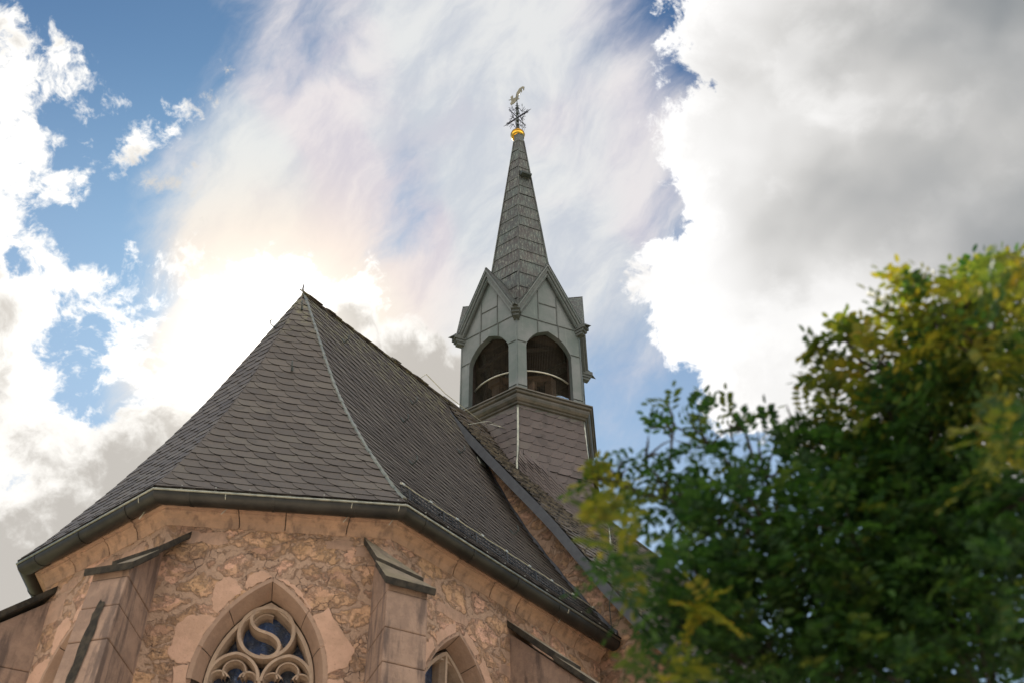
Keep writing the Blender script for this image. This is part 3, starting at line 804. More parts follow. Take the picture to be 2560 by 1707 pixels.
def window(key, fancy=True, stones=None):
    fr, cx, a, sp = WIN[key]
    w = empty('window', (0, 0, 0), 0, CH)
    ao = arch(a, sp, cx, 20, zb=SILL); ai = arch(.52 if fancy else a - .07, sp + .03, cx, 20, zb=SILL); n = len(ao); DI = .185
    # stone reveal cut in blocks
    cuts = [0, 1, 6, 13, 21, 29, 35, n - 2, n - 1] if fancy else [0, 1, 9, 16, 21, 27, 34, n - 2, n - 1]
    mb = MB()
    for c0, c1 in zip(cuts, cuts[1:]):
        rows = []
        K = max(1, (c1 - c0) * 2)
        for k in range(K + 1):
            u = c0 + (c1 - c0) * k / K
            u = min(max(u, c0 + (.07 if c0 > 0 else 0)), c1 - (.07 if c1 < n - 1 else 0)); i0 = min(int(u), n - 2); tt = u - i0
            A_ = [ao[i0][j] * (1 - tt) + ao[i0 + 1][j] * tt for j in (0, 1)]; B_ = [ai[i0][j] * (1 - tt) + ai[i0 + 1][j] * tt for j in (0, 1)]
            d_ = Vector((A_[0] - cx, A_[1] - sp)).normalized() * .045 if A_[1] > sp else Vector((math.copysign(.045, A_[0] - cx), 0))
            row = [fr.p(A_[0] + d_.x, A_[1] + d_.y, -.006), fr.p(A_[0], A_[1], -.006), fr.p(A_[0] - d_.x * .25, A_[1] - d_.y * .25, .012)]
            for j in range(1, 6):
                s_ = j / 5; cv = s_ ** .75
                row.append(fr.p(A_[0] + (B_[0] - A_[0]) * cv, A_[1] + (B_[1] - A_[1]) * cv, .012 + (DI - .012) * (s_ ** 1.1)))
            rows.append(row)
        mb.grid(rows)
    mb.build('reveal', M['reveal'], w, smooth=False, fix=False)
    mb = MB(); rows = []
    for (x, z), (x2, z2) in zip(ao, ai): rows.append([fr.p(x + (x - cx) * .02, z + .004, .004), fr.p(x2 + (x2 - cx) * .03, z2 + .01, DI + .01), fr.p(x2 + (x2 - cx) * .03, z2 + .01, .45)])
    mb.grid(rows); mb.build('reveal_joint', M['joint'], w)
    # glass
    mb = MB(); gp = arch(.56 if fancy else a - .03, sp + .03, cx, 14, zb=SILL); mb.add([fr.p(x, z, .335) for x, z in gp], [tuple(range(len(gp)))]); GL = mb.build('glass', M['glass'], w, tri=True)
    # tracery
    mb = MB(); DF = .165; DB = .33; zs = 5.84
    rim = arch(.49 if fancy else a - .105, sp + .03, cx, 20, zb=SILL); band(mb, fr, rim, .074, DF, DB, .5)
    band(mb, fr, [(cx, SILL), (cx, 5.9 if fancy else sp + .03 + .80)], .075, DF, DB, .4)
    if fancy:
        band(mb, fr, clos(circ(cx, 6.352, .262, n=40)), .066, DF - .012, DB, .5, closed=True)
        sc_ = [(-.105, 6.592), (-.150, 6.545), (-.165, 6.48), (-.135, 6.412), (-.075, 6.368), (.0, 6.345), (.07, 6.315), (.125, 6.262), (.14, 6.195), (.115, 6.135), (.06, 6.10)]
        sp_ = []
        for i in range(len(sc_) - 1):
            for k in range(4):
                t = k / 4; p0 = sc_[max(0, i - 1)]; p1 = sc_[i]; p2 = sc_[i + 1]; p3 = sc_[min(len(sc_) - 1, i + 2)]
                sp_.append(tuple(.5 * (2 * p1[j] + (p2[j] - p0[j]) * t + (2 * p0[j] - 5 * p1[j] + 4 * p2[j] - p3[j]) * t * t + (3 * p1[j] - p0[j] - 3 * p2[j] + p3[j]) * t**3) for j in (0, 1)))
        sp_.append(sc_[-1]); band(mb, fr, [(cx + x, z + .002) for x, z in sp_],   .060, DF - .008, DB, .5)
        for c_, a0, a1 in (((-.02, 6.44), 60, 175), ((.03, 6.26), 240, 355)):      # cusps inside the mouchettes
            band(mb, fr, circ(cx + c_[0], c_[1], .125, a0, a1, 10), .05, DF + .05, DB, .3)
        for sg in (-1, 1):
            x0 = cx + sg * .25
            la_ = arch(.235, 5.86, x0, 12, rise=.265, zb=SILL); band(mb, fr, la_[1:-1], .06, DF - .004, DB, .45)
            for q in (((x0, 5.965), .105, -35, 215), ((x0 - .135, 5.875), .085, 20, 200), ((x0 + .135, 5.875), .085, -20, 160)):
                band(mb, fr, circ(q[0][0], q[0][1], q[1], q[2], q[3], 14), .05, DF + .035, DB, .3)
            # solid spandrels behind the foils
            ri = 12
    else:
        for sg in (-1, 1):
            pts = [(cx + sg * (.0 + .46 * math.sin(R(q)) * .98), sp + .78 - .0 - .62 * (1 - math.cos(R(q)))) for q in range(0, 75, 6)]
            band(mb, fr, pts, .05, DF + .02, DB, .4)
    mb.build('tracery', M['tracery'], w, fix=True)
    mb = MB(); mb.box(fr.p(cx, 5.70, .30), fr.p(.5, 0) - fr.p(0, 0), (0, 0, .016), fr.p(0, 0, .012) - fr.p(0, 0)); mb.build('saddle_bar', M['wood_d'], w)
    sd = 3
    for P_ in stones or []:
        stone(fr, P_, w, sd); sd += 1
    mb = MB(); mb.hexa([fr.p(cx - .75, 3.2, -.06), fr.p(cx + .75, 3.2, -.06), fr.p(cx + .75, 3.2, .3), fr.p(cx - .75, 3.2, .3), fr.p(cx - .75, 3.32, -.06), fr.p(cx + .75, 3.32, -.06), fr.p(cx + .75, 3.46, .3), fr.p(cx - .75, 3.46, .3)]); mb.build('sill', M['reveal'], w)
ST = [
 [(-.832, 6.147), (-.827, 6.314), (-.719, 6.412), (-.578, 6.414), (-.46, 6.40), (-.565, 6.21), (-.61, 6.05), (-.625, 5.935), (-.762, 5.921), (-.854, 6.01)],
 [(-.78, 5.887), (-.64, 5.915), (-.63, 5.55), (-.73, 5.54)],
 [(-.53, 6.47), (-.557, 6.661), (-.526, 6.782), (-.43, 6.84), (-.343, 6.794), (-.272, 6.709), (-.30, 6.655), (-.40, 6.545), (-.465, 6.43)],
 [(-.256, 6.74), (-.235, 6.861), (-.138, 6.928), (-.048, 6.904), (-.012, 6.86), (-.11, 6.80), (-.235, 6.715)],
 [(.03, 6.85), (.13, 6.845), (.28, 6.74), (.41, 6.56), (.415, 6.50), (.33, 6.63), (.2, 6.76)],
 [(.435, 6.455), (.583, 6.567), (.708, 6.366), (.874, 6.148), (.829, 5.972), (.64, 5.88), (.62, 6.05), (.565, 6.22)],
 [(.64, 5.83), (.80, 5.84), (.82, 5.5), (.64, 5.5)],
]
window('SE', True, ST)
ST2 = [[(x * (1 + .05 * math.sin(i * 3)), z - .01) for x, z in s_] for i, s_ in enumerate(ST)]
window('E', True, ST2)
cS = WIN['S'][1] - .25   # CD stones were read relative to the apse corner
def ring_stones(a, sp, cx, wd, cuts):
    o1 = arch(a + .012, sp, cx, 20); out = []
    for c0, c1, k_ in cuts:
        seg = o1[c0:c1 + 1]; outer = []
        for x, z in seg:
            d_ = Vector((x - cx, z - sp)); d_.normalize(); outer.append((x + d_.x * wd * k_, z + d_.y * wd * k_))
        out.append(seg[::2] + outer[::-2])
    return out
window('S', False, ring_stones(.58, 5.73, WIN['S'][1], .15, [(0, 5, 1.3), (6, 12, 1.), (13, 19, .9), (21, 26, .9), (27, 33, 1.1), (34, 40, 1.5)]))
window('NE', True, ST)
# loose pink blocks set in the rubble near the eaves and corners
def wall_blocks(fr, lst):
    for k, (x, z, w_, h_) in enumerate(lst):
        P_ = [(x - w_ / 2, z - h_ / 2), (x + w_ / 2, z - h_ * .45), (x + w_ / 2 * .95, z + h_ / 2), (x - w_ / 2 * 1.05, z + h_ * .42)]
        stone(fr, P_, CH, 50 + k, 'wall_block', .003, 'block', .024)
wall_blocks(F_SE, [(-.72, 7.26, .42, .13), (.95, 7.20, .34, .12), (.62, 7.27, .28, .09)])
wall_blocks(F_S, [(F_S.xl + .55, 7.1, .22, .15), (F_S.xl + 1.0, 6.93, .5, .13), (F_S.xl + 1.95, 6.62, .3, .12), (F_S.xl + 2.6, 6.7, .4, .14), (F_S.xl + 2.15, 7.1, .35, .12)])
wall_blocks(F_E, [(.55, 7.22, .4, .16), (.0, 7.26, .36, .12), (-.7, 7.0, .34, .3), (-.55, 7.25, .3, .12)])

# ------------------------------------------------------------------ buttresses
def buttress(cx, cy, ang, proj, w_, zc_in, zc_out, batter=.10, wb=.0, low=0, drop=.20, hin=None):
    b = empty('buttress', (cx, cy, 0), ang, CH)     # local x = outwards
    mb = MB(); r_ = random.Random(int(cx * 100) + 5)
    sl_ = (zc_in - zc_out) / proj
    zt = 0; zs = [0, 1.2, 2.6, 3.7, 4.6, 5.3, 5.78, 6.12]
    zs = [z for z in zs if z < zc_out - .25] + [zc_out - .10]
    for z0, z1 in zip(zs, zs[1:]):
        def ex(z): return proj - .06 + batter * (zc_out - z)
        def hw(z): return w_ / 2 - .04 + wb * (zc_out - z)
        hl, hr_ = (hin[0] if hin else w_ / 2 - .04), (hin[1] if hin else w_ / 2 - .04)
        g_ = .002; j = r_.uniform(-.004, .004)
        mb.hexa([(-.1, -hl - j, z0 + g_), (ex(z0) + j, -hw(z0) - j, z0 + g_), (ex(z0) + j, hw(z0) + j, z0 + g_), (-.1, hr_ + j, z0 + g_), (-.1, -hl - j, z1 - g_), (ex(z1) + j, -hw(z1) - j, z1 - g_), (ex(z1) + j, hw(z1) + j, z1 - g_), (-.1, hr_ + j, z1 - g_)])
    z1 = zs[-1]; hw_ = w_ / 2 - .04; e_ = proj - .06
    mb.hexa([(-.1, -hl, z1 + .002), (e_, -hw_, z1 + .002), (e_, hw_, z1 + .002), (-.1, hr_, z1 + .002), (-.1, -hl, zc_in + .1 * sl_ - .11 - (drop * 1.15 if low < 0 else 0)), (e_, -hw_, zc_out - .02), (e_, hw_, zc_out - .02), (-.1, hr_, zc_in + .1 * sl_ - .11 - (drop * 1.15 if low > 0 else 0))])
    o = mb.build('shaft', M['buttress'], b)
    bv = o.modifiers.new('bevel', 'BEVEL'); bv.width = .012; bv.segments = 2
    mb = MB(); h = w_ / 2 + .02; N_ = 5; wd = (2 * h) / 1
    # capping slab in two lifts
    def cap(x0, x1, zo, th, hh):
        f_ = lambda x, s_=0: zc_in - sl_ * x + zo - (drop * (1 - x / proj) if s_ == low and low else 0)
        v_ = [(x0, -hh, f_(x0, -1) - th), (x1, -hh, f_(x1, -1) - th), (x1, hh, f_(x1, 1) - th), (x0, hh, f_(x0, 1) - th), (x0, -hh, f_(x0, -1)), (x1 + .01, -hh, f_(x1, -1)), (x1 + .01, hh, f_(x1, 1)), (x0, hh, f_(x0, 1))]
        mb.add(v_, [(4, 5, 6), (4, 6, 7)], 0); mb.add(v_, [(3, 2, 1), (3, 1, 0), (0, 1, 5, 4), (1, 2, 6, 5), (2, 3, 7, 6), (3, 0, 4, 7)], 1)  # sides and underside near-black: algae crust plus shade put into the colour
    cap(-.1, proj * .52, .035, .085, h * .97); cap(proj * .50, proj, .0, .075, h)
    o = mb.build('cap_stone', [M['cap'], M['crust_shade']], b); bv = o.modifiers.new('bevel', 'BEVEL'); bv.width = .014; bv.segments = 2
    return b
LOWC, LOWB = 1, -1
cC, cB, cA, cZ = corner(1, WALL), corner(2, WALL), corner(3, WALL), corner(4, WALL)
def bang(fa, fb): v = (fa.nn + fb.nn).normalized(); return math.atan2(v.y, v.x)
buttress(cC.x, cC.y, bang(F_S, F_SE), .58, .50, 7.24, 6.60, .02, .01, low=LOWC, hin=(.13, .13))
BB_ = buttress(cB.x, cB.y, bang(F_SE, F_E), .72, .46, 7.20, 6.52, .10, .015, low=LOWB, hin=(.19, .0))
def stain(par, pts, x0, slope):
    mb = MB(); o = outline_jit(pts, .012, 4, 4); mb.add([(x0 + slope * (6.52 - z), y, z) for y, z in o], [tuple(range(len(o)))]); mb.build('soot_stain', M['crust_shade'], par, tri=True)
stain(BB_, [(.0, 6.20), (.05, 6.14), (.05, 5.9), (.03, 5.6), (.0, 5.2), (-.07, 5.2), (-.06, 5.7), (-.04, 6.05)], .72 - .06 + .008, .10)
buttress(cA.x, cA.y, bang(F_E, F_NE), .85, .46, 7.20, 6.45, .10, .015)
buttress(cZ.x, cZ.y, bang(F_NE, F_N), .70, .46, 7.24, 6.55, .10, .015)
buttress(W - WALL, 1.32, 0, 1.25, .46, 7.20, 6.08, .05)
buttress(-(W - WALL), 1.32, pi, 1.25, .46, 7.20, 6.08, .05)

# ------------------------------------------------------------------ bell turret on the nave ridge (hexagonal)
TY = 5.024; TR = R(1.5)
def hx(k, rad, z):
    th = R(60 * k + 30) + TR
    return Vector((rad * math.sin(th), TY - rad * math.cos(th), z))
def hexsweep(mb, prof, mi=0, closed=False):
    rows = [[hx(k, r_, z) for r_, z in prof] for k in range(7)]
    mb.grid(rows, mi, closed)
class HF:       # face frame between hex corners k and k+1
    def __init__(s, k, rad):
        s.a = hx(k, rad, 0); s.b = hx(k + 1, rad, 0); s.m = (s.a + s.b) / 2; s.t = (s.b - s.a).normalized(); s.nn = Vector((s.t.y, -s.t.x, 0)); s.h = (s.b - s.a).length / 2
        if s.nn.dot(s.m - Vector((0, TY, 0))) < 0: s.nn = -s.nn
    def p(s, x, z, d=0.): return s.m + s.t * x - s.nn * d + Vector((0, 0, z))
# slate skirt, flaring where it meets the nave slopes
def skr(k, z):
    c_ = hx(k, 1.3, 0); ha = max(0., z - zn(abs(c_.x)))
    return 1.265 + .035 * (13.05 - z) + .25 * math.exp(-ha / .38)
mb = MB()
for k in range(6):
    a1 = hx(k, 1.3, 0); b1 = hx(k + 1, 1.3, 0)
    zb_ = min(zn(abs(a1.x)), zn(abs(b1.x))) - 1.1
    t_ = (hx(k + 1, 1, 0) - hx(k, 1, 0)).normalized()
    def mid(f, k=k): return (hx(k, skr(k, f), f) + hx(k + 1, skr(k + 1, f), f)) / 2
    def xl(f, k=k, t_=t_): return (hx(k, skr(k, f), f) - (hx(k, skr(k, f), f) + hx(k + 1, skr(k + 1, f), f)) / 2).dot(t_)
    def xr(f, k=k, t_=t_): return -xl(f, k, t_)
    slk = Slope(mid, t_, 13.06, zb_, xl, xr, 40)
    lay_slates(mb, slk, .185, .215, -.05 if k != -1 else .1, k in (0, 2), 60 + k, base_n=.012, vary=.08)
SK = mb.build('turret_skirt', [M['slate_skirt'], M['edge']], CH)
for k in range(6):
    mb = MB(); pts = []
    zb_ = zn(abs(hx(k, 1.3, 0).x)) - .45
    for j in range(25):
        z = 13.04 + (zb_ - 13.04) * j / 24; pts.append(hx(k, skr(k, z) + .022, z))
    mb.tube(pts, .022, 6); mb.build('corner_strip', M['rim'], SK, smooth=True)
# diagonal valley slates climbing along the foot of the south-east face
mb = MB(); r_ = random.Random(9)
hf = HF(0, 1.3)
def sface(u, z):
    u = min(max(u, 0), 1); return hx(0, skr(0, z), z).lerp(hx(1, skr(1, z), z), u)
def vz(u): return zn(abs(hx(0, 1.50, 0).lerp(hx(1, 1.50, 0), u).x))
NB = 9
for i_ in range(NB):
    for j in range(8):      # slates of one stack lie parallel to the valley
        u0 = (i_ - .10 * j) / NB + .02; u1 = u0 + 1.12 / NB
        q = [(u0, .062 * j + .02), (u1 - .01, .062 * j - .02), (u1 + .012, .062 * j + .02), (u1, .062 * j + .085), (u0, .062 * j + .12)]
        if u0 < -.04: continue
        lift = hf.nn * (.030 + .007 * j)
        top = [sface(a_, vz(a_) + b_) + lift for a_, b_ in q]; bot = [v - hf.nn * .026 for v in top]
        mb.add(top, [(0, 1, 2, 3, 4)], 0); mb.add(top + bot, [(m_, (m_ + 1) % 5, 5 + (m_ + 1) % 5, 5 + m_) for m_ in range(5)], 1)
mb.build('valley_slates', [M['slate_skirt'], M['edge']], SK)

# cornice under the belfry
mb = MB(); hexsweep(mb, [(1.24, 12.98), (1.30, 12.98), (1.30, 13.06), (1.335, 13.075), (1.345, 13.10), (1.375, 13.115), (1.41, 13.15), (1.425, 13.19), (1.425, 13.225), (1.455, 13.235), (1.47, 13.25), (1.47, 13.285), (1.50, 13.29), (1.50, 13.315), (1.30, 13.345), (1.20, 13.345)])
CO = mb.build('turret_cornice', M['bronze'], CH)
mb = MB(); mb.add([hx(k, 1.32, 13.20) for k in range(6)], [(0, 1, 2, 3, 4, 5)]); mb.add([hx(k, 1.32, 13.10) for k in range(6)], [(5, 4, 3, 2, 1, 0)])
mb.build('belfry_floor', M['wood_d'], CO)

# belfry
BF = empty('belfry', (0, 0, 0), 0, CH)
RB = 1.30; ZB0, ZV, ZA = 13.33, 15.30, 16.52
op = [(-.46, ZB0), (-.46, 14.50), (-.44, 14.58), (-.39, 14.68), (-.32, 14.78), (-.24, 14.865), (-.12, 14.935), (0, 14.99)]
opf = op + [(-x, z) for x, z in op[:-1]][::-1]
mb = MB()
for k in range(6):
    F = HF(k, RB); Fi = HF(k, RB - .13); h = F.h; hi = Fi.h
    for sg in (-1, 1):
        Lp = [(sg * h, ZB0), (sg * h, ZV)] + [(0, ZA)] + [(sg * -x, z) for x, z in op[::-1]]
        mb.add([F.p(x, z) for x, z in Lp], [tuple(range(len(Lp))) if sg < 0 else tuple(range(len(Lp)))[::-1]])
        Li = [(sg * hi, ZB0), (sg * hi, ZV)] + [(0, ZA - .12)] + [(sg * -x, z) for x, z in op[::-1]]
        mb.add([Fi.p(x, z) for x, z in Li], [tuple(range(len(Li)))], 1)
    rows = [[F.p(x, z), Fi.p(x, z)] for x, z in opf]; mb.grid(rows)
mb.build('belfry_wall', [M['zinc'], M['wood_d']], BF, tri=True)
# raised seams
for k in range(6):
    F = HF(k, RB); mb = MB()
    def seam(x0, z0, x1, z1, w_=.016):
        mb = MB(); mb.bar(F.p(x0, z0, -.006), F.p(x1, z1, -.006), w_, .014, tuple(F.nn)); mb.build('seam', M['seam'], BF)
    h = F.h
    seam(-h, 15.20, h, 15.20); seam(-.19, 15.20, -.19, 16.10); seam(.20, 15.20, .20, 16.10); seam(-.19, 15.66, .20, 15.66)
    seam(-.21, 14.885, -.21, 15.20); seam(.22, 14.875, .22, 15.20); seam(-h, 14.56, -.455, 14.56, .009); seam(.455, 14.56, h, 14.56, .009); seam(-h, 13.52, -.46, 13.52, .009); seam(.46, 13.52, h, 13.52, .009)
    mb = MB(); mb.bar(hx(k, RB + .003, ZB0), hx(k, RB + .003, 15.1), .022, .022, (1, 0, 0)); mb.build('corner_seam', M['zinc'], BF)
# gables with moulded verges and little roofs running back to the spire
ZG = 16.74; RV = 1.44; ZVO = 15.27
rs = lambda z: .751 + .1172 * (16.63 - z)
for k in range(6):
    F = HF(k, RB); GBL = empty('gable', (0, 0, 0), 0, BF); Vo = F.h * RV / RB
    ap_out = F.m.copy(); dv = (F.m - Vector((0, TY, 0))); dn_ = dv.normalized(); apo = RV * math.cos(pi / 6)
    G_ = Vector((0, TY, 0)) + dn_ * apo + Vector((0, 0, ZG)); V0 = hx(k, RV, ZVO); V1 = hx(k + 1, RV, ZVO)
    Gi = Vector((0, TY, 0)) + dn_ * .55 + Vector((0, 0, ZG)); Si0 = hx(k, .80, 15.27 + (ZG - 15.27) * (1 - .80 / RV)); Si1 = hx(k + 1, .80, 15.27 + (ZG - 15.27) * (1 - .80 / RV))
    mb = MB()
    for V_, S_ in ((V0, Si0), (V1, Si1)):
        nrm = (V_ - G_).cross(Gi - G_).normalized(); nrm = nrm if nrm.z > 0 else -nrm; th_ = nrm * .028
        top = [G_, V_, S_, Gi]; lo = [v - th_ for v in top]
        mb.add([v + Vector((0, 0, .01)) for v in top] + lo, [(0, 1, 2, 3), (7, 6, 5, 4), (0, 4, 5, 1), (1, 5, 6, 2)])
    mb.build('gable_roof', M['lead'], GBL, fix=True)
    mb = MB()
    for V_ in (V0, V1):
        d_ = (V_ - G_).normalized(); side = F.nn.cross(d_); side = side if side.z < 0 else -side   # pointing down and in
        # stepped verge moulding, three members
        for (o1, o2, dep0, dep1) in ((.0, .045, .0, .10), (.045, .10, .02, .10), (.10, .135, .05, .10), (.135, .155, .065, .10)):
            a = G_ + side * o1; rows = []
            for Q in (G_, V_):
                lift = Vector((0, 0, 0))
                rows.append(Q)
            # extend to mitre at the apex
            ex = d_ * 0
            p0 = [G_ + side * o1 - F.nn * dep0, G_ + side * o2 - F.nn * dep0, G_ + side * o2 - F.nn * (dep1 + .14), G_ + side * o1 - F.nn * (dep1 + .14)]
            # mitre: push along the verge until on the centre plane
            pm = []
            for q in p0:
                x_ = (q - G_).dot(F.t); dx_ = d_.dot(F.t)
                pm.append(q - d_ * (x_ / dx_))
            L_ = (V_ - G_).length - .03
            pe = [q + d_ * L_ for q in p0]
            mb.hexa(pm + pe, 1 if o1 in (.045, .135) else 0)  # darker alternate members paint groove shade into the moulding
    mb.build('verge_moulding', [M['zinc'], M['seam']], GBL, fix=True)
# stepped consoles at the six corners
for k in range(6):
    mb = MB(); o_ = (hx(k, 1, 0) - Vector((0, TY, 0))).normalized(); s_ = Vector((-o_.y, o_.x, 0)); c_ = hx(k, 1.33, 0)
    for (ro, hw_, z0, z1) in ((.0, .055, 15.07, 15.13), (.03, .07, 15.13, 15.19), (.06, .085, 15.19, 15.28)):
        mb.box(c_ + o_ * (ro * .5) + Vector((0, 0, (z0 + z1) / 2)), s_ * hw_, o_ * (.09 + ro * .6), (0, 0, (z1 - z0) / 2))
    mb.add([c_ + o_ * .10 + s_ * .09 + Vector((0, 0, 15.28)), c_ + o_ * .10 - s_ * .09 + Vector((0, 0, 15.28)), c_ + o_ * .27 + Vector((0, 0, 15.20)), c_ + o_ * .02 + Vector((0, 0, 15.45))], [(0, 2, 3), (2, 1, 3), (0, 1, 2), (0, 3, 1)])
    mb.build('console', M['seam'], BF)
# bird wire cage with hoop
mb = MB(); RC = 1.02
for j in range(196):
    q = 2 * pi * j / 196; c_ = Vector((RC * math.cos(q), TY + RC * math.sin(q), 0)); mb.bar(c_ + Vector((0, 0, 13.34)), c_ + Vector((0, 0, 15.05)), .003, .003, (math.cos(q), math.sin(q), 0))
for j in range(52):
    z = 13.36 + j * .033; mb.tube([(RC * math.cos(2 * pi * i / 48), TY + RC * math.sin(2 * pi * i / 48), z) for i in range(48)], .0018, 3, closed=True)
mb.build('bird_wire', M['mesh'], BF)
mb = MB(); mb.tube([((RC + .02) * math.cos(2 * pi * i / 60), TY + (RC + .02) * math.sin(2 * pi * i / 60), 14.02) for i in range(60)], .017, 6, closed=True); mb.build('cage_hoop', M['wire'], BF, smooth=True)
# timber inside: boarded ceiling, frame
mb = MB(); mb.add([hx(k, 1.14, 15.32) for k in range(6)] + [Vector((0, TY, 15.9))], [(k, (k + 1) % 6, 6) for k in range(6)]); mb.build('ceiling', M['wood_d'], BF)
mb = MB()
for k in range(6):
    c_ = hx(k, 1.08, 0); mb.bar(c_ + Vector((0, 0, 13.25)), c_ + Vector((0, 0, 15.3)), .10, .10, (1, 0, 0))
    mb.bar(hx(k, 1.05, 14.95), hx(k + 1, 1.05, 14.95), .09, .12)
    mb.bar(hx(k, .98, 14.55), hx(k + 1, .6, 15.15), .06, .06)
mb.build('corner_post', M['wood_d'], BF)
mb = MB()
p0 = Vector((-.42, TY - .28, 0))
mb.bar(p0 + Vector((0, 0, 13.2)), p0 + Vector((0, 0, 14.55)), .17, .17, (1, 0, 0)); mb.hexa([p0 + Vector((x, y, z)) for x, y, z in ((-.14, -.14, 14.5), (.14, -.14, 14.5), (.14, .14, 14.5), (-.14, .14, 14.5), (-.13, -.13, 14.68), (.10, -.13, 14.72), (.10, .13, 14.72), (-.13, .13, 14.68))])
p1 = Vector((.42, TY + .28, 0)); mb.bar(p1 + Vector((0, 0, 13.2)), p1 + Vector((0, 0, 14.62)), .15, .15, (1, 0, 0))
mb.bar(p0 + Vector((0, 0, 14.62)), p1 + Vector((0, 0, 14.62)), .13, .15)
mb.bar(p0 + Vector((0, 0, 13.9)), p0 + Vector((.45, .1, 14.55)), .08, .09); mb.bar(p1 + Vector((0, 0, 13.9)), p1 + Vector((-.4, -.2, 14.55)), .08, .08)
mb.build('bell_frame', M['wood'], BF)
mb = MB(); p2 = Vector((.40, TY - .50, 13.3)); mb.bar(p2, p2 + Vector((-.03, 0, .52)), .09, .03); mb.box(p2 + Vector((.13, 0, .50)), (.05, 0, .02), (0, .03, 0), (.02, 0, .16)); mb.build('clapper_board', M['wood'], BF)
for q in (0, 1):
    mb = MB(); c_ = p0 + Vector((-.03 + q * .14, -.11 + .01 * q, 13.86 + .02 * q)); mb.tube([c_, c_ + Vector((-.0, -.035, -.005))], .034, 10); mb.build('insulator', M['rim'], BF)
mb = MB(); mb.tube([(.05, TY - .72, 13.85), (.2, TY - .76, 13.72), (.34, TY - .78, 13.5), (.52, TY - .76, 13.40)], .011, 5)
mb.tube([(.12 + .16 * math.cos(q), TY - .62, 13.5 + .19 * math.sin(q)) for q in [pi * 2 * i / 20 for i in range(20)]], .012, 5, closed=True); mb.build('cable', M['wire'], BF)

# spire
SP = empty('spire', (0, 0, 0), 0, CH)
mb = MB()
ZS0, ZS1 = 15.2, 21.98
lv = [ZS0]; hh = .44
while lv[-1] < ZS1 - .3: lv.append(lv[-1] + hh * (1 - .012 * len(lv)))
lv[-1] = ZS1
r_ = random.Random(3)
for k in range(6):
    for z0, z1 in zip(lv, lv[1:]):
        j0 = r_.uniform(-.05, .05) if z0 > ZS0 else 0
        f = lambda z, o: [hx(k, rs(z) + o, z), hx(k + 1, rs(z) + o, z)]
        a, b = f(z0 + j0, .011); c, d = f(z1 + .02, .004)
        fn_ = HF(k, 1).nn
        mb.add([a, b, d, c], [(0, 1, 2, 3)], 0)
        a2, b2 = f(z0 + j0, -.004); mb.add([a, b, b2, a2], [(3, 2, 1, 0)], 1)
        a3, b3 = f(z0 + j0 + .006, .022); a4, b4 = f(z0 + j0 - .012, .022); mb.add([a3, b3, b4, a4], [(0, 1, 2, 3)], 1)
mb.build('spire_sheets', [M['lead'], M['seam']], SP, fix=False)
for k in range(6):
    mb = MB(); mb.tube([hx(k, rs(ZS0) + .02, ZS0), hx(k, rs(ZS1) + .018, ZS1)], [.022, .012], 5); mb.build('hip_roll', M['lead'], SP)
mb = MB(); hexsweep(mb, [(.135, 21.93), (.15, 21.95), (.13, 22.0), (.125, 22.2), (.14, 22.22)]); mb.build('collar', M['seam'], SP)
F = HF(0, 1.); zc_ = 20.55; ao_ = rs(zc_) * math.cos(pi / 6); b0 = Vector((0, TY, zc_)) + F.nn * ao_
mb = MB(); mb.hexa([b0 - F.t * .12 + F.nn * .0 - Vector((0, 0, .12)), b0 + F.t * .12 - Vector((0, 0, .12)), b0 + F.t * .12 + F.nn * .15 - Vector((0, 0, .13)), b0 - F.t * .12 + F.nn * .15 - Vector((0, 0, .13)),
    b0 - F.t * .12 - F.nn * .02 + Vector((0, 0, .10)), b0 + F.t * .12 - F.nn * .02 + Vector((0, 0, .10)), b0 + F.t * .12 + F.nn * .16 - Vector((0, 0, .09)), b0 - F.t * .12 + F.nn * .16 - Vector((0, 0, .09))])
mb.build('vent_hood', M['verd'], SP, fix=True)

# finial: gilded ball, cross, cock
FN = empty('weather_vane', (0, 0, 0), 0, CH)
X0 = -.035
mb = MB(); prof = [(.02, 22.20), (.10, 22.205), (.145, 22.24), (.165, 22.30), (.16, 22.335), (.175, 22.34), (.175, 22.35), (.16, 22.355), (.155, 22.41), (.12, 22.46), (.06, 22.49), (.03, 22.50)]
mb.grid([[Vector((X0 + r_ * math.cos(q), TY + r_ * math.sin(q), z)) for r_, z in prof] for q in [2 * pi * i / 28 for i in range(29)]]); mb.build('ball', M['gold'], FN, smooth=True)
mb = MB()
for dx_, dy_ in ((-.035, 0), (.035, 0), (0, -.03), (0, .03)): mb.bar((X0 + dx_, TY + dy_, 22.48), (X0 + dx_ * .7, TY + dy_ * .7, 23.46), .016, .016, (1, 0, 0))
for z in (22.60, 22.74, 22.9, 23.2, 23.42): mb.box((X0, TY, z), (.036, 0, 0), (0, .034, 0), (0, 0, .014))
mb.bar((X0, TY, 22.48), (X0, TY, 22.68), .05, .05, (1, 0, 0))
mb.tube([(X0, TY, 23.4), (X0, TY, 23.62)], .022, 6); mb.tube([(X0, TY, 23.6), (X0 - .01, TY, 24.0)], .011, 5)
mb.build('mast', M['verd'], FN)
mb = MB(); zc_ = 23.03
for dx_, dy_, L_ in ((1, 0, .43), (0, 1, .40)):
    u = Vector((dx_, dy_, 0))
    c_ = Vector((X0, TY, zc_)); 
    if dx_:
        mb.bar(c_ - u * L_ * .72, c_ + u * L_ * .72, .03, .035); mb.tube([c_ - u * L_ * .7, c_ - u * L_], [.015, .004], 6); mb.tube([c_ + u * L_ * .7, c_ + u * L_], [.015, .004], 6)
    else: mb.bar(c_ - u * L_ * .6, c_ + u * L_ * .6, .016, .016)
mb.build('cross_arm', M['iron'], FN)
mb = MB()
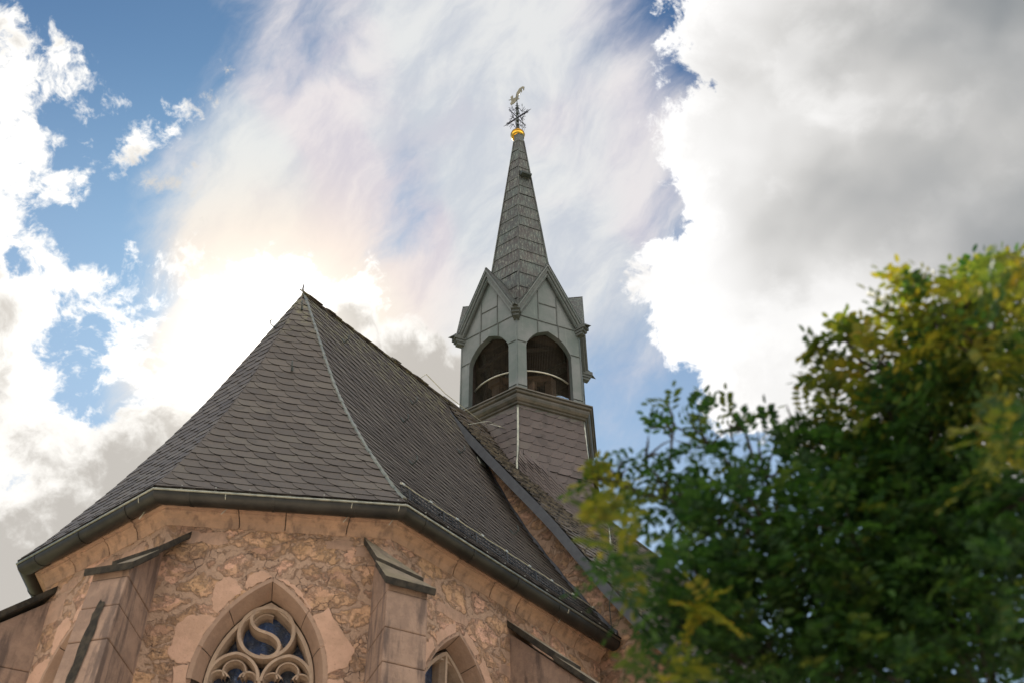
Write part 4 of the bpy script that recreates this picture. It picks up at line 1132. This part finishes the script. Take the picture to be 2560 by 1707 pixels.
for u in (Vector((1, 0, 0)), Vector((-1, 0, 0)), Vector((0, 1, 0)), Vector((0, -1, 0))):
    c_ = Vector((X0, TY, zc_)); Z_ = Vector((0, 0, 1))
    for sz in (1, -1):
        mb.tube([c_ + Z_ * sz * .40 + u * .03, c_ + Z_ * sz * .28 + u * .09, c_ + Z_ * sz * .15 + u * .13, c_ + Z_ * sz * .07 + u * .22, c_ + u * .28], .0075, 4)
        mb.tube([c_ + Z_ * sz * .17 + u * .13, c_ + Z_ * sz * .20 + u * .19, c_ + Z_ * sz * .26 + u * .22], .0065, 4)
        mb.tube([c_ + Z_ * sz * .17 + u * .13, c_ + Z_ * sz * .13 + u * .19, c_ + Z_ * sz * .15 + u * .26], .006, 4)
    for sg in (-1, 1):
        e = c_ + u * .31; mb.tube([e + (Z_ * sg * .035) + Vector((u.x, u.y, 0)) * (.03 * math.cos(q)) + Z_ * (.03 * math.sin(q)) * sg for q in [2 * pi * i / 10 for i in range(9)]], .006, 4)
    e = c_ + Z_ * .44; mb.tube([e, e + u * .05 + Z_ * .02, e + u * .07 - Z_ * .015, e + u * .045 - Z_ * .02], .006, 4)
mb.build('scroll', M['iron'], FN)
mb = MB(); cz = [(-.28, 23.98), (-.2, 23.95), (-.22, 24.05), (-.15, 24.06), (-.15, 23.98), (-.13, 23.91), (-.07, 23.9), (-.04, 24.06), (.04, 24.17), (.14, 24.17), (.19, 24.11), (.18, 24.01), (.155, 23.98), (.15, 24.07), (.11, 24.11), (.12, 24.0), (.09, 23.95), (.085, 24.06), (.06, 24.0), (.055, 23.90), (.02, 23.97), (.01, 23.86), (-.0, 23.8), (.04, 23.75), (-.01, 23.76), (-.06, 23.74), (-.1, 23.71), (-.14, 23.7), (-.21, 23.71), (-.23, 23.78), (-.19, 23.85), (-.21, 23.92)]
n = len(cz); mb.add([(x * 1.08, TY - .008, z) for x, z in cz] + [(x * 1.08, TY + .008, z) for x, z in cz], [tuple(range(n))[::-1], tuple(range(n, 2 * n))] + [(i, (i + 1) % n, n + (i + 1) % n, n + i) for i in range(n)])
mb.build('rooster', M['cock'], FN, tri=True)
mb = MB(); mb.tube([(.14, TY, 22.32), (.19, TY, 22.42), (.12, TY, 22.56), (.12, TY, 23.42)], .0045, 4); mb.tube([(.12, TY, 23.40), (.12, TY, 23.48)], [.012, .003], 5); mb.build('lightning_rod', M['verd'], FN)

# ------------------------------------------------------------------ bell (hangs in the frame: its own thing)
import mathutils
chm = CH.matrix_basis
bell_loc = Vector((-2.8368, 11.9082, 0)) + Vector((math.sin(R(37.5447)), math.cos(R(37.5447)), 0)) * TY + Vector((0, 0, 13.62))
BE = empty('bell', bell_loc, -R(37.5447)); tag(BE, 'dark bronze bell hanging behind the wire mesh of the turret openings', 'bell')
mb = MB(); prof = [(.03, .62), (.12, .615), (.17, .58), (.19, .50), (.205, .36), (.24, .20), (.30, .06), (.345, 0), (.33, -.01), (.27, .06), (.2, .2), (.17, .45), (.05, .56)]
mb.grid([[Vector((r_ * math.cos(q), r_ * math.sin(q), z)) for r_, z in prof] for q in [2 * pi * i / 28 for i in range(29)]]); mb.build('bell_body', M['bell'], BE, smooth=True)
mb = MB(); mb.tube([(0, 0, .55), (0, 0, .02)], .015, 6); mb.tube([(0, 0, .05), (0, 0, -.04)], .04, 8); mb.build('clapper', M['iron'], BE)
mb = MB(); mb.box((0, 0, .80), (.26, 0, 0), (0, .07, 0), (0, 0, .09)); mb.box((0, 0, .66), (.03, 0, 0), (0, .09, 0), (0, 0, .06)); mb.build('headstock', M['wood'], BE)

# ------------------------------------------------------------------ tree
TREE = empty('tree', (1.65, 3.05, 0)); tag(TREE, 'leafy green tree with golden upper sprays standing right in front of the church', 'tree')
CL = [(0.46,2.97,3.72,0.139,0.00,0.55), (0.35,3.03,3.66,0.076,0.00,0.60), (0.58,3.03,3.88,0.138,0.00,0.55), (0.66,3.01,3.76,0.185,0.00,0.75), (0.76,3.01,3.86,0.116,0.00,0.55), (0.50,2.99,3.54,0.163,0.00,1.10), (0.27,2.41,3.00,0.090,0.35,1.60), (0.41,2.77,3.14,0.133,0.03,1.40), (0.19,2.16,2.96,0.029,0.45,1.20), (0.26,2.98,3.61,0.041,0.30,0.50), (0.83,2.96,3.62,0.208,0.00,0.80), (0.80,2.86,3.34,0.247,0.00,1.10), (0.62,2.96,3.39,0.213,0.00,1.60), (0.95,2.87,3.70,0.153,0.05,0.60), (1.04,2.83,3.57,0.204,0.00,1.00), (1.12,2.78,3.73,0.167,0.35,0.60), (1.08,2.79,3.88,0.085,0.50,0.50), (1.04,2.73,3.97,0.051,0.30,0.50), (1.12,2.69,3.97,0.048,0.30,0.40), (1.21,2.67,3.83,0.167,0.50,0.80), (1.28,2.48,3.87,0.156,0.60,0.90), (1.29,2.41,3.94,0.068,0.90,0.80), (1.37,2.37,3.81,0.173,0.50,0.85), (1.24,1.93,3.47,0.084,0.30,0.70), (1.20,1.78,3.40,0.048,0.30,0.60), (1.45,2.44,3.68,0.226,0.25,1.20), (1.37,2.63,3.78,0.208,0.15,1.20), (1.35,2.67,3.60,0.245,0.02,1.20), (1.22,2.73,3.61,0.204,0.05,1.10), (1.21,2.13,3.11,0.103,0.50,1.00), (1.25,2.22,3.26,0.069,0.50,0.90), (1.28,2.82,3.44,0.285,0.00,1.25), (1.42,2.66,3.25,0.247,0.00,1.30), (1.02,2.81,3.30,0.260,0.00,1.30), (1.34,2.84,3.19,0.306,0.00,1.40), (1.07,2.90,3.11,0.273,0.00,1.40), (0.82,2.95,3.17,0.247,0.00,1.30), (0.62,3.00,3.17,0.195,0.02,1.70), (0.49,2.91,3.03,0.161,0.00,1.80), (0.37,2.61,2.76,0.087,0.25,1.20), (0.67,2.99,2.97,0.241,0.00,1.20), (0.96,2.94,2.91,0.254,0.00,1.30), (1.27,2.83,2.89,0.292,0.00,1.40), (0.55,2.90,3.20,0.152,0.00,1.30), (0.54,2.73,3.02,0.047,0.70,0.60), (1.29,2.50,2.96,0.130,0.00,1.00), (1.02,2.70,2.78,0.130,0.00,1.00), (1.61,3.11,3.85,0.471,0.00,1.00), (1.34,3.39,3.61,0.471,0.00,1.10), (1.63,3.32,3.33,0.462,0.00,1.10), (0.98,3.47,3.34,0.378,0.00,1.00), (1.67,2.73,4.00,0.302,0.10,0.80), 
]
def build_tree():
    r_ = random.Random(42); V = []; F = []; sun_gold = []
    base = Vector((1.65, 3.05, 0))
    for (cx, cy, cz, cr, gold, den) in CL:
        c_ = Vector((cx, cy, cz)); nl = max(9, int((66 if cx > .95 else 38) * den * (cr / .20) ** 2))
        for _ in range(nl):
            while True:
                q = Vector((r_.uniform(-1, 1), r_.uniform(-1, 1), r_.uniform(-1, 1)))
                if .1 < q.length < 1: break
            d_ = q.normalized(); org = c_ + q * cr * r_.uniform(.75, 1.0)
            # rachis grows outwards, arching down
            dirv = (d_ * .9 + Vector((r_.uniform(-.6, .6), r_.uniform(-.6, .6), r_.uniform(-.15, .7)))).normalized()
            if dirv.z < -.75: dirv.z = -.3; dirv.normalize()
            L_ = r_.uniform(.11, .19) * (.8 if cr < .1 else 1); npair = r_.randint(4, 7)
            side = dirv.cross(Vector((0, 0, 1)))
            if side.length < .1: side = Vector((1, 0, 0))
            side.normalize(); roll = r_.uniform(-.7, .7); upv = side.cross(dirv).normalized(); side = (side * math.cos(roll) + upv * math.sin(roll)).normalized(); upv = side.cross(dirv).normalized()
            gq = min(1, max(0, gold + r_.gauss(0, .28))) if gold > .04 else (r_.random() ** 14) * .3
            ls = r_.uniform(.8, 1.15)
            for j in range(npair * 2 + 1):
                t = (j // 2 + 1) / (npair + .6); s_ = 1 if j % 2 else -1
                pt = org + dirv * (L_ * (t - .3)) - Vector((0, 0, 1)) * (L_ * .42 * t * t)
                if j == npair * 2: ld = (dirv - Vector((0, 0, .5))).normalized(); pt = org + dirv * L_ * .78 - Vector((0, 0, 1)) * (L_ * .42)
                else: ld = (side * s_ + dirv * .45 + Vector((0, 0, r_.uniform(-.45, .1)))).normalized()
                ln = .041 * ls * r_.uniform(.85, 1.1) * (1 - .25 * abs(t - .5)); wd = ln * .21
                wv = ld.cross(upv)
                if wv.length < .05: wv = ld.cross(side)
                wv.normalize(); bn = wv.cross(ld).normalized(); tw = r_.uniform(-.5, .5); wv = (wv * math.cos(tw) + bn * math.sin(tw))
                o = len(V); dz = bn * (ln * .06)
                p0 = pt + ld * .002; p1 = pt + ld * ln * .35 + wv * wd; p2 = pt + ld * ln * .75 + wv * wd * .85; p3 = pt + ld * ln; p4 = pt + ld * ln * .75 - wv * wd * .85; p5 = pt + ld * ln * .35 - wv * wd
                V += [p0 - base, p1 + dz - base, p2 + dz - base, p3 - base, p4 + dz - base, p5 + dz - base]
                F += [(o, o + 1, o + 2, o + 3), (o, o + 3, o + 4, o + 5)]; sun_gold += [gq, gq]
    me = bpy.data.meshes.new('crown'); me.from_pydata([tuple(v) for v in V], [], F); me.materials.append(M['leaf'])
    at = me.attributes.new('sun_gold', 'FLOAT', 'FACE'); at.data.foreach_set('value', sun_gold)
    o = bpy.data.objects.new('crown', me); C.collection.objects.link(o); o.parent = TREE
    # wood
    mb = MB(); P = [Vector((0, 0, -.1)), Vector((.02, .02, .8)), Vector((-.05, 0, 1.6)), Vector((-.14, -.04, 2.3))]
    mb.tube(P, [.17, .13, .115, .10], 12); mb.build('trunk', M['bark'], TREE, smooth=True)
    for i, (cx, cy, cz, cr, gold, den) in enumerate(CL):
        e = Vector((cx, cy, cz)) - base; top_ = Vector((-.14, -.04, 2.25)); s0 = top_
        for q_ in CL:      # grow from the nearest clump that lies closer to the trunk
            w_ = Vector(q_[:3]) - base
            if (w_ - top_).length < (e - top_).length * .92 and (w_ - e).length < (s0 - e).length and w_ != e: s0 = w_
        m1 = s0.lerp(e, .35) + Vector((r_.uniform(-.04, .04), r_.uniform(0, .06), 0)); m2 = s0.lerp(e, .7) + Vector((r_.uniform(-.03, .03), r_.uniform(-.03, .03), .02))
        if (e + base - Vector((0, 0, 1.6))).length < 3.25: continue
        mb = MB(); mb.tube([s0, m1, m2, e], [.022 if s0 == top_ else .008, .007, .005, .002], 6)
        for q in range(5):
            d_ = Vector((r_.uniform(-1, 1), r_.uniform(-1, 1), r_.uniform(-.3, 1))).normalized(); mb.tube([m2.lerp(e, r_.random()), e + d_ * cr * .4, e + d_ * cr * .75], [.006, .004, .0015], 4)
        mb.build('limb', M['bark'], TREE, smooth=True)
build_tree()

# ------------------------------------------------------------------ ground
mb = MB(); mb.add([(-600, -600, 0), (600, -600, 0), (600, 900, 0), (-600, 900, 0)], [(0, 1, 2, 3)]); tag(mb.build('ground', M['ground']), 'grass around the churchyard', kind='structure')
mb = MB(); mb.add([(-32, -24, .004), (34, -24, .004), (34, 9.5, .004), (-32, 9.0, .004)], [(0, 1, 2, 3)]); tag(mb.build('bounce_forecourt', M['path']), 'unseen pale gravel added to bounce warm light onto the church', kind='structure')  # unseen gravel sheet added as warm bounce for walls and cornice
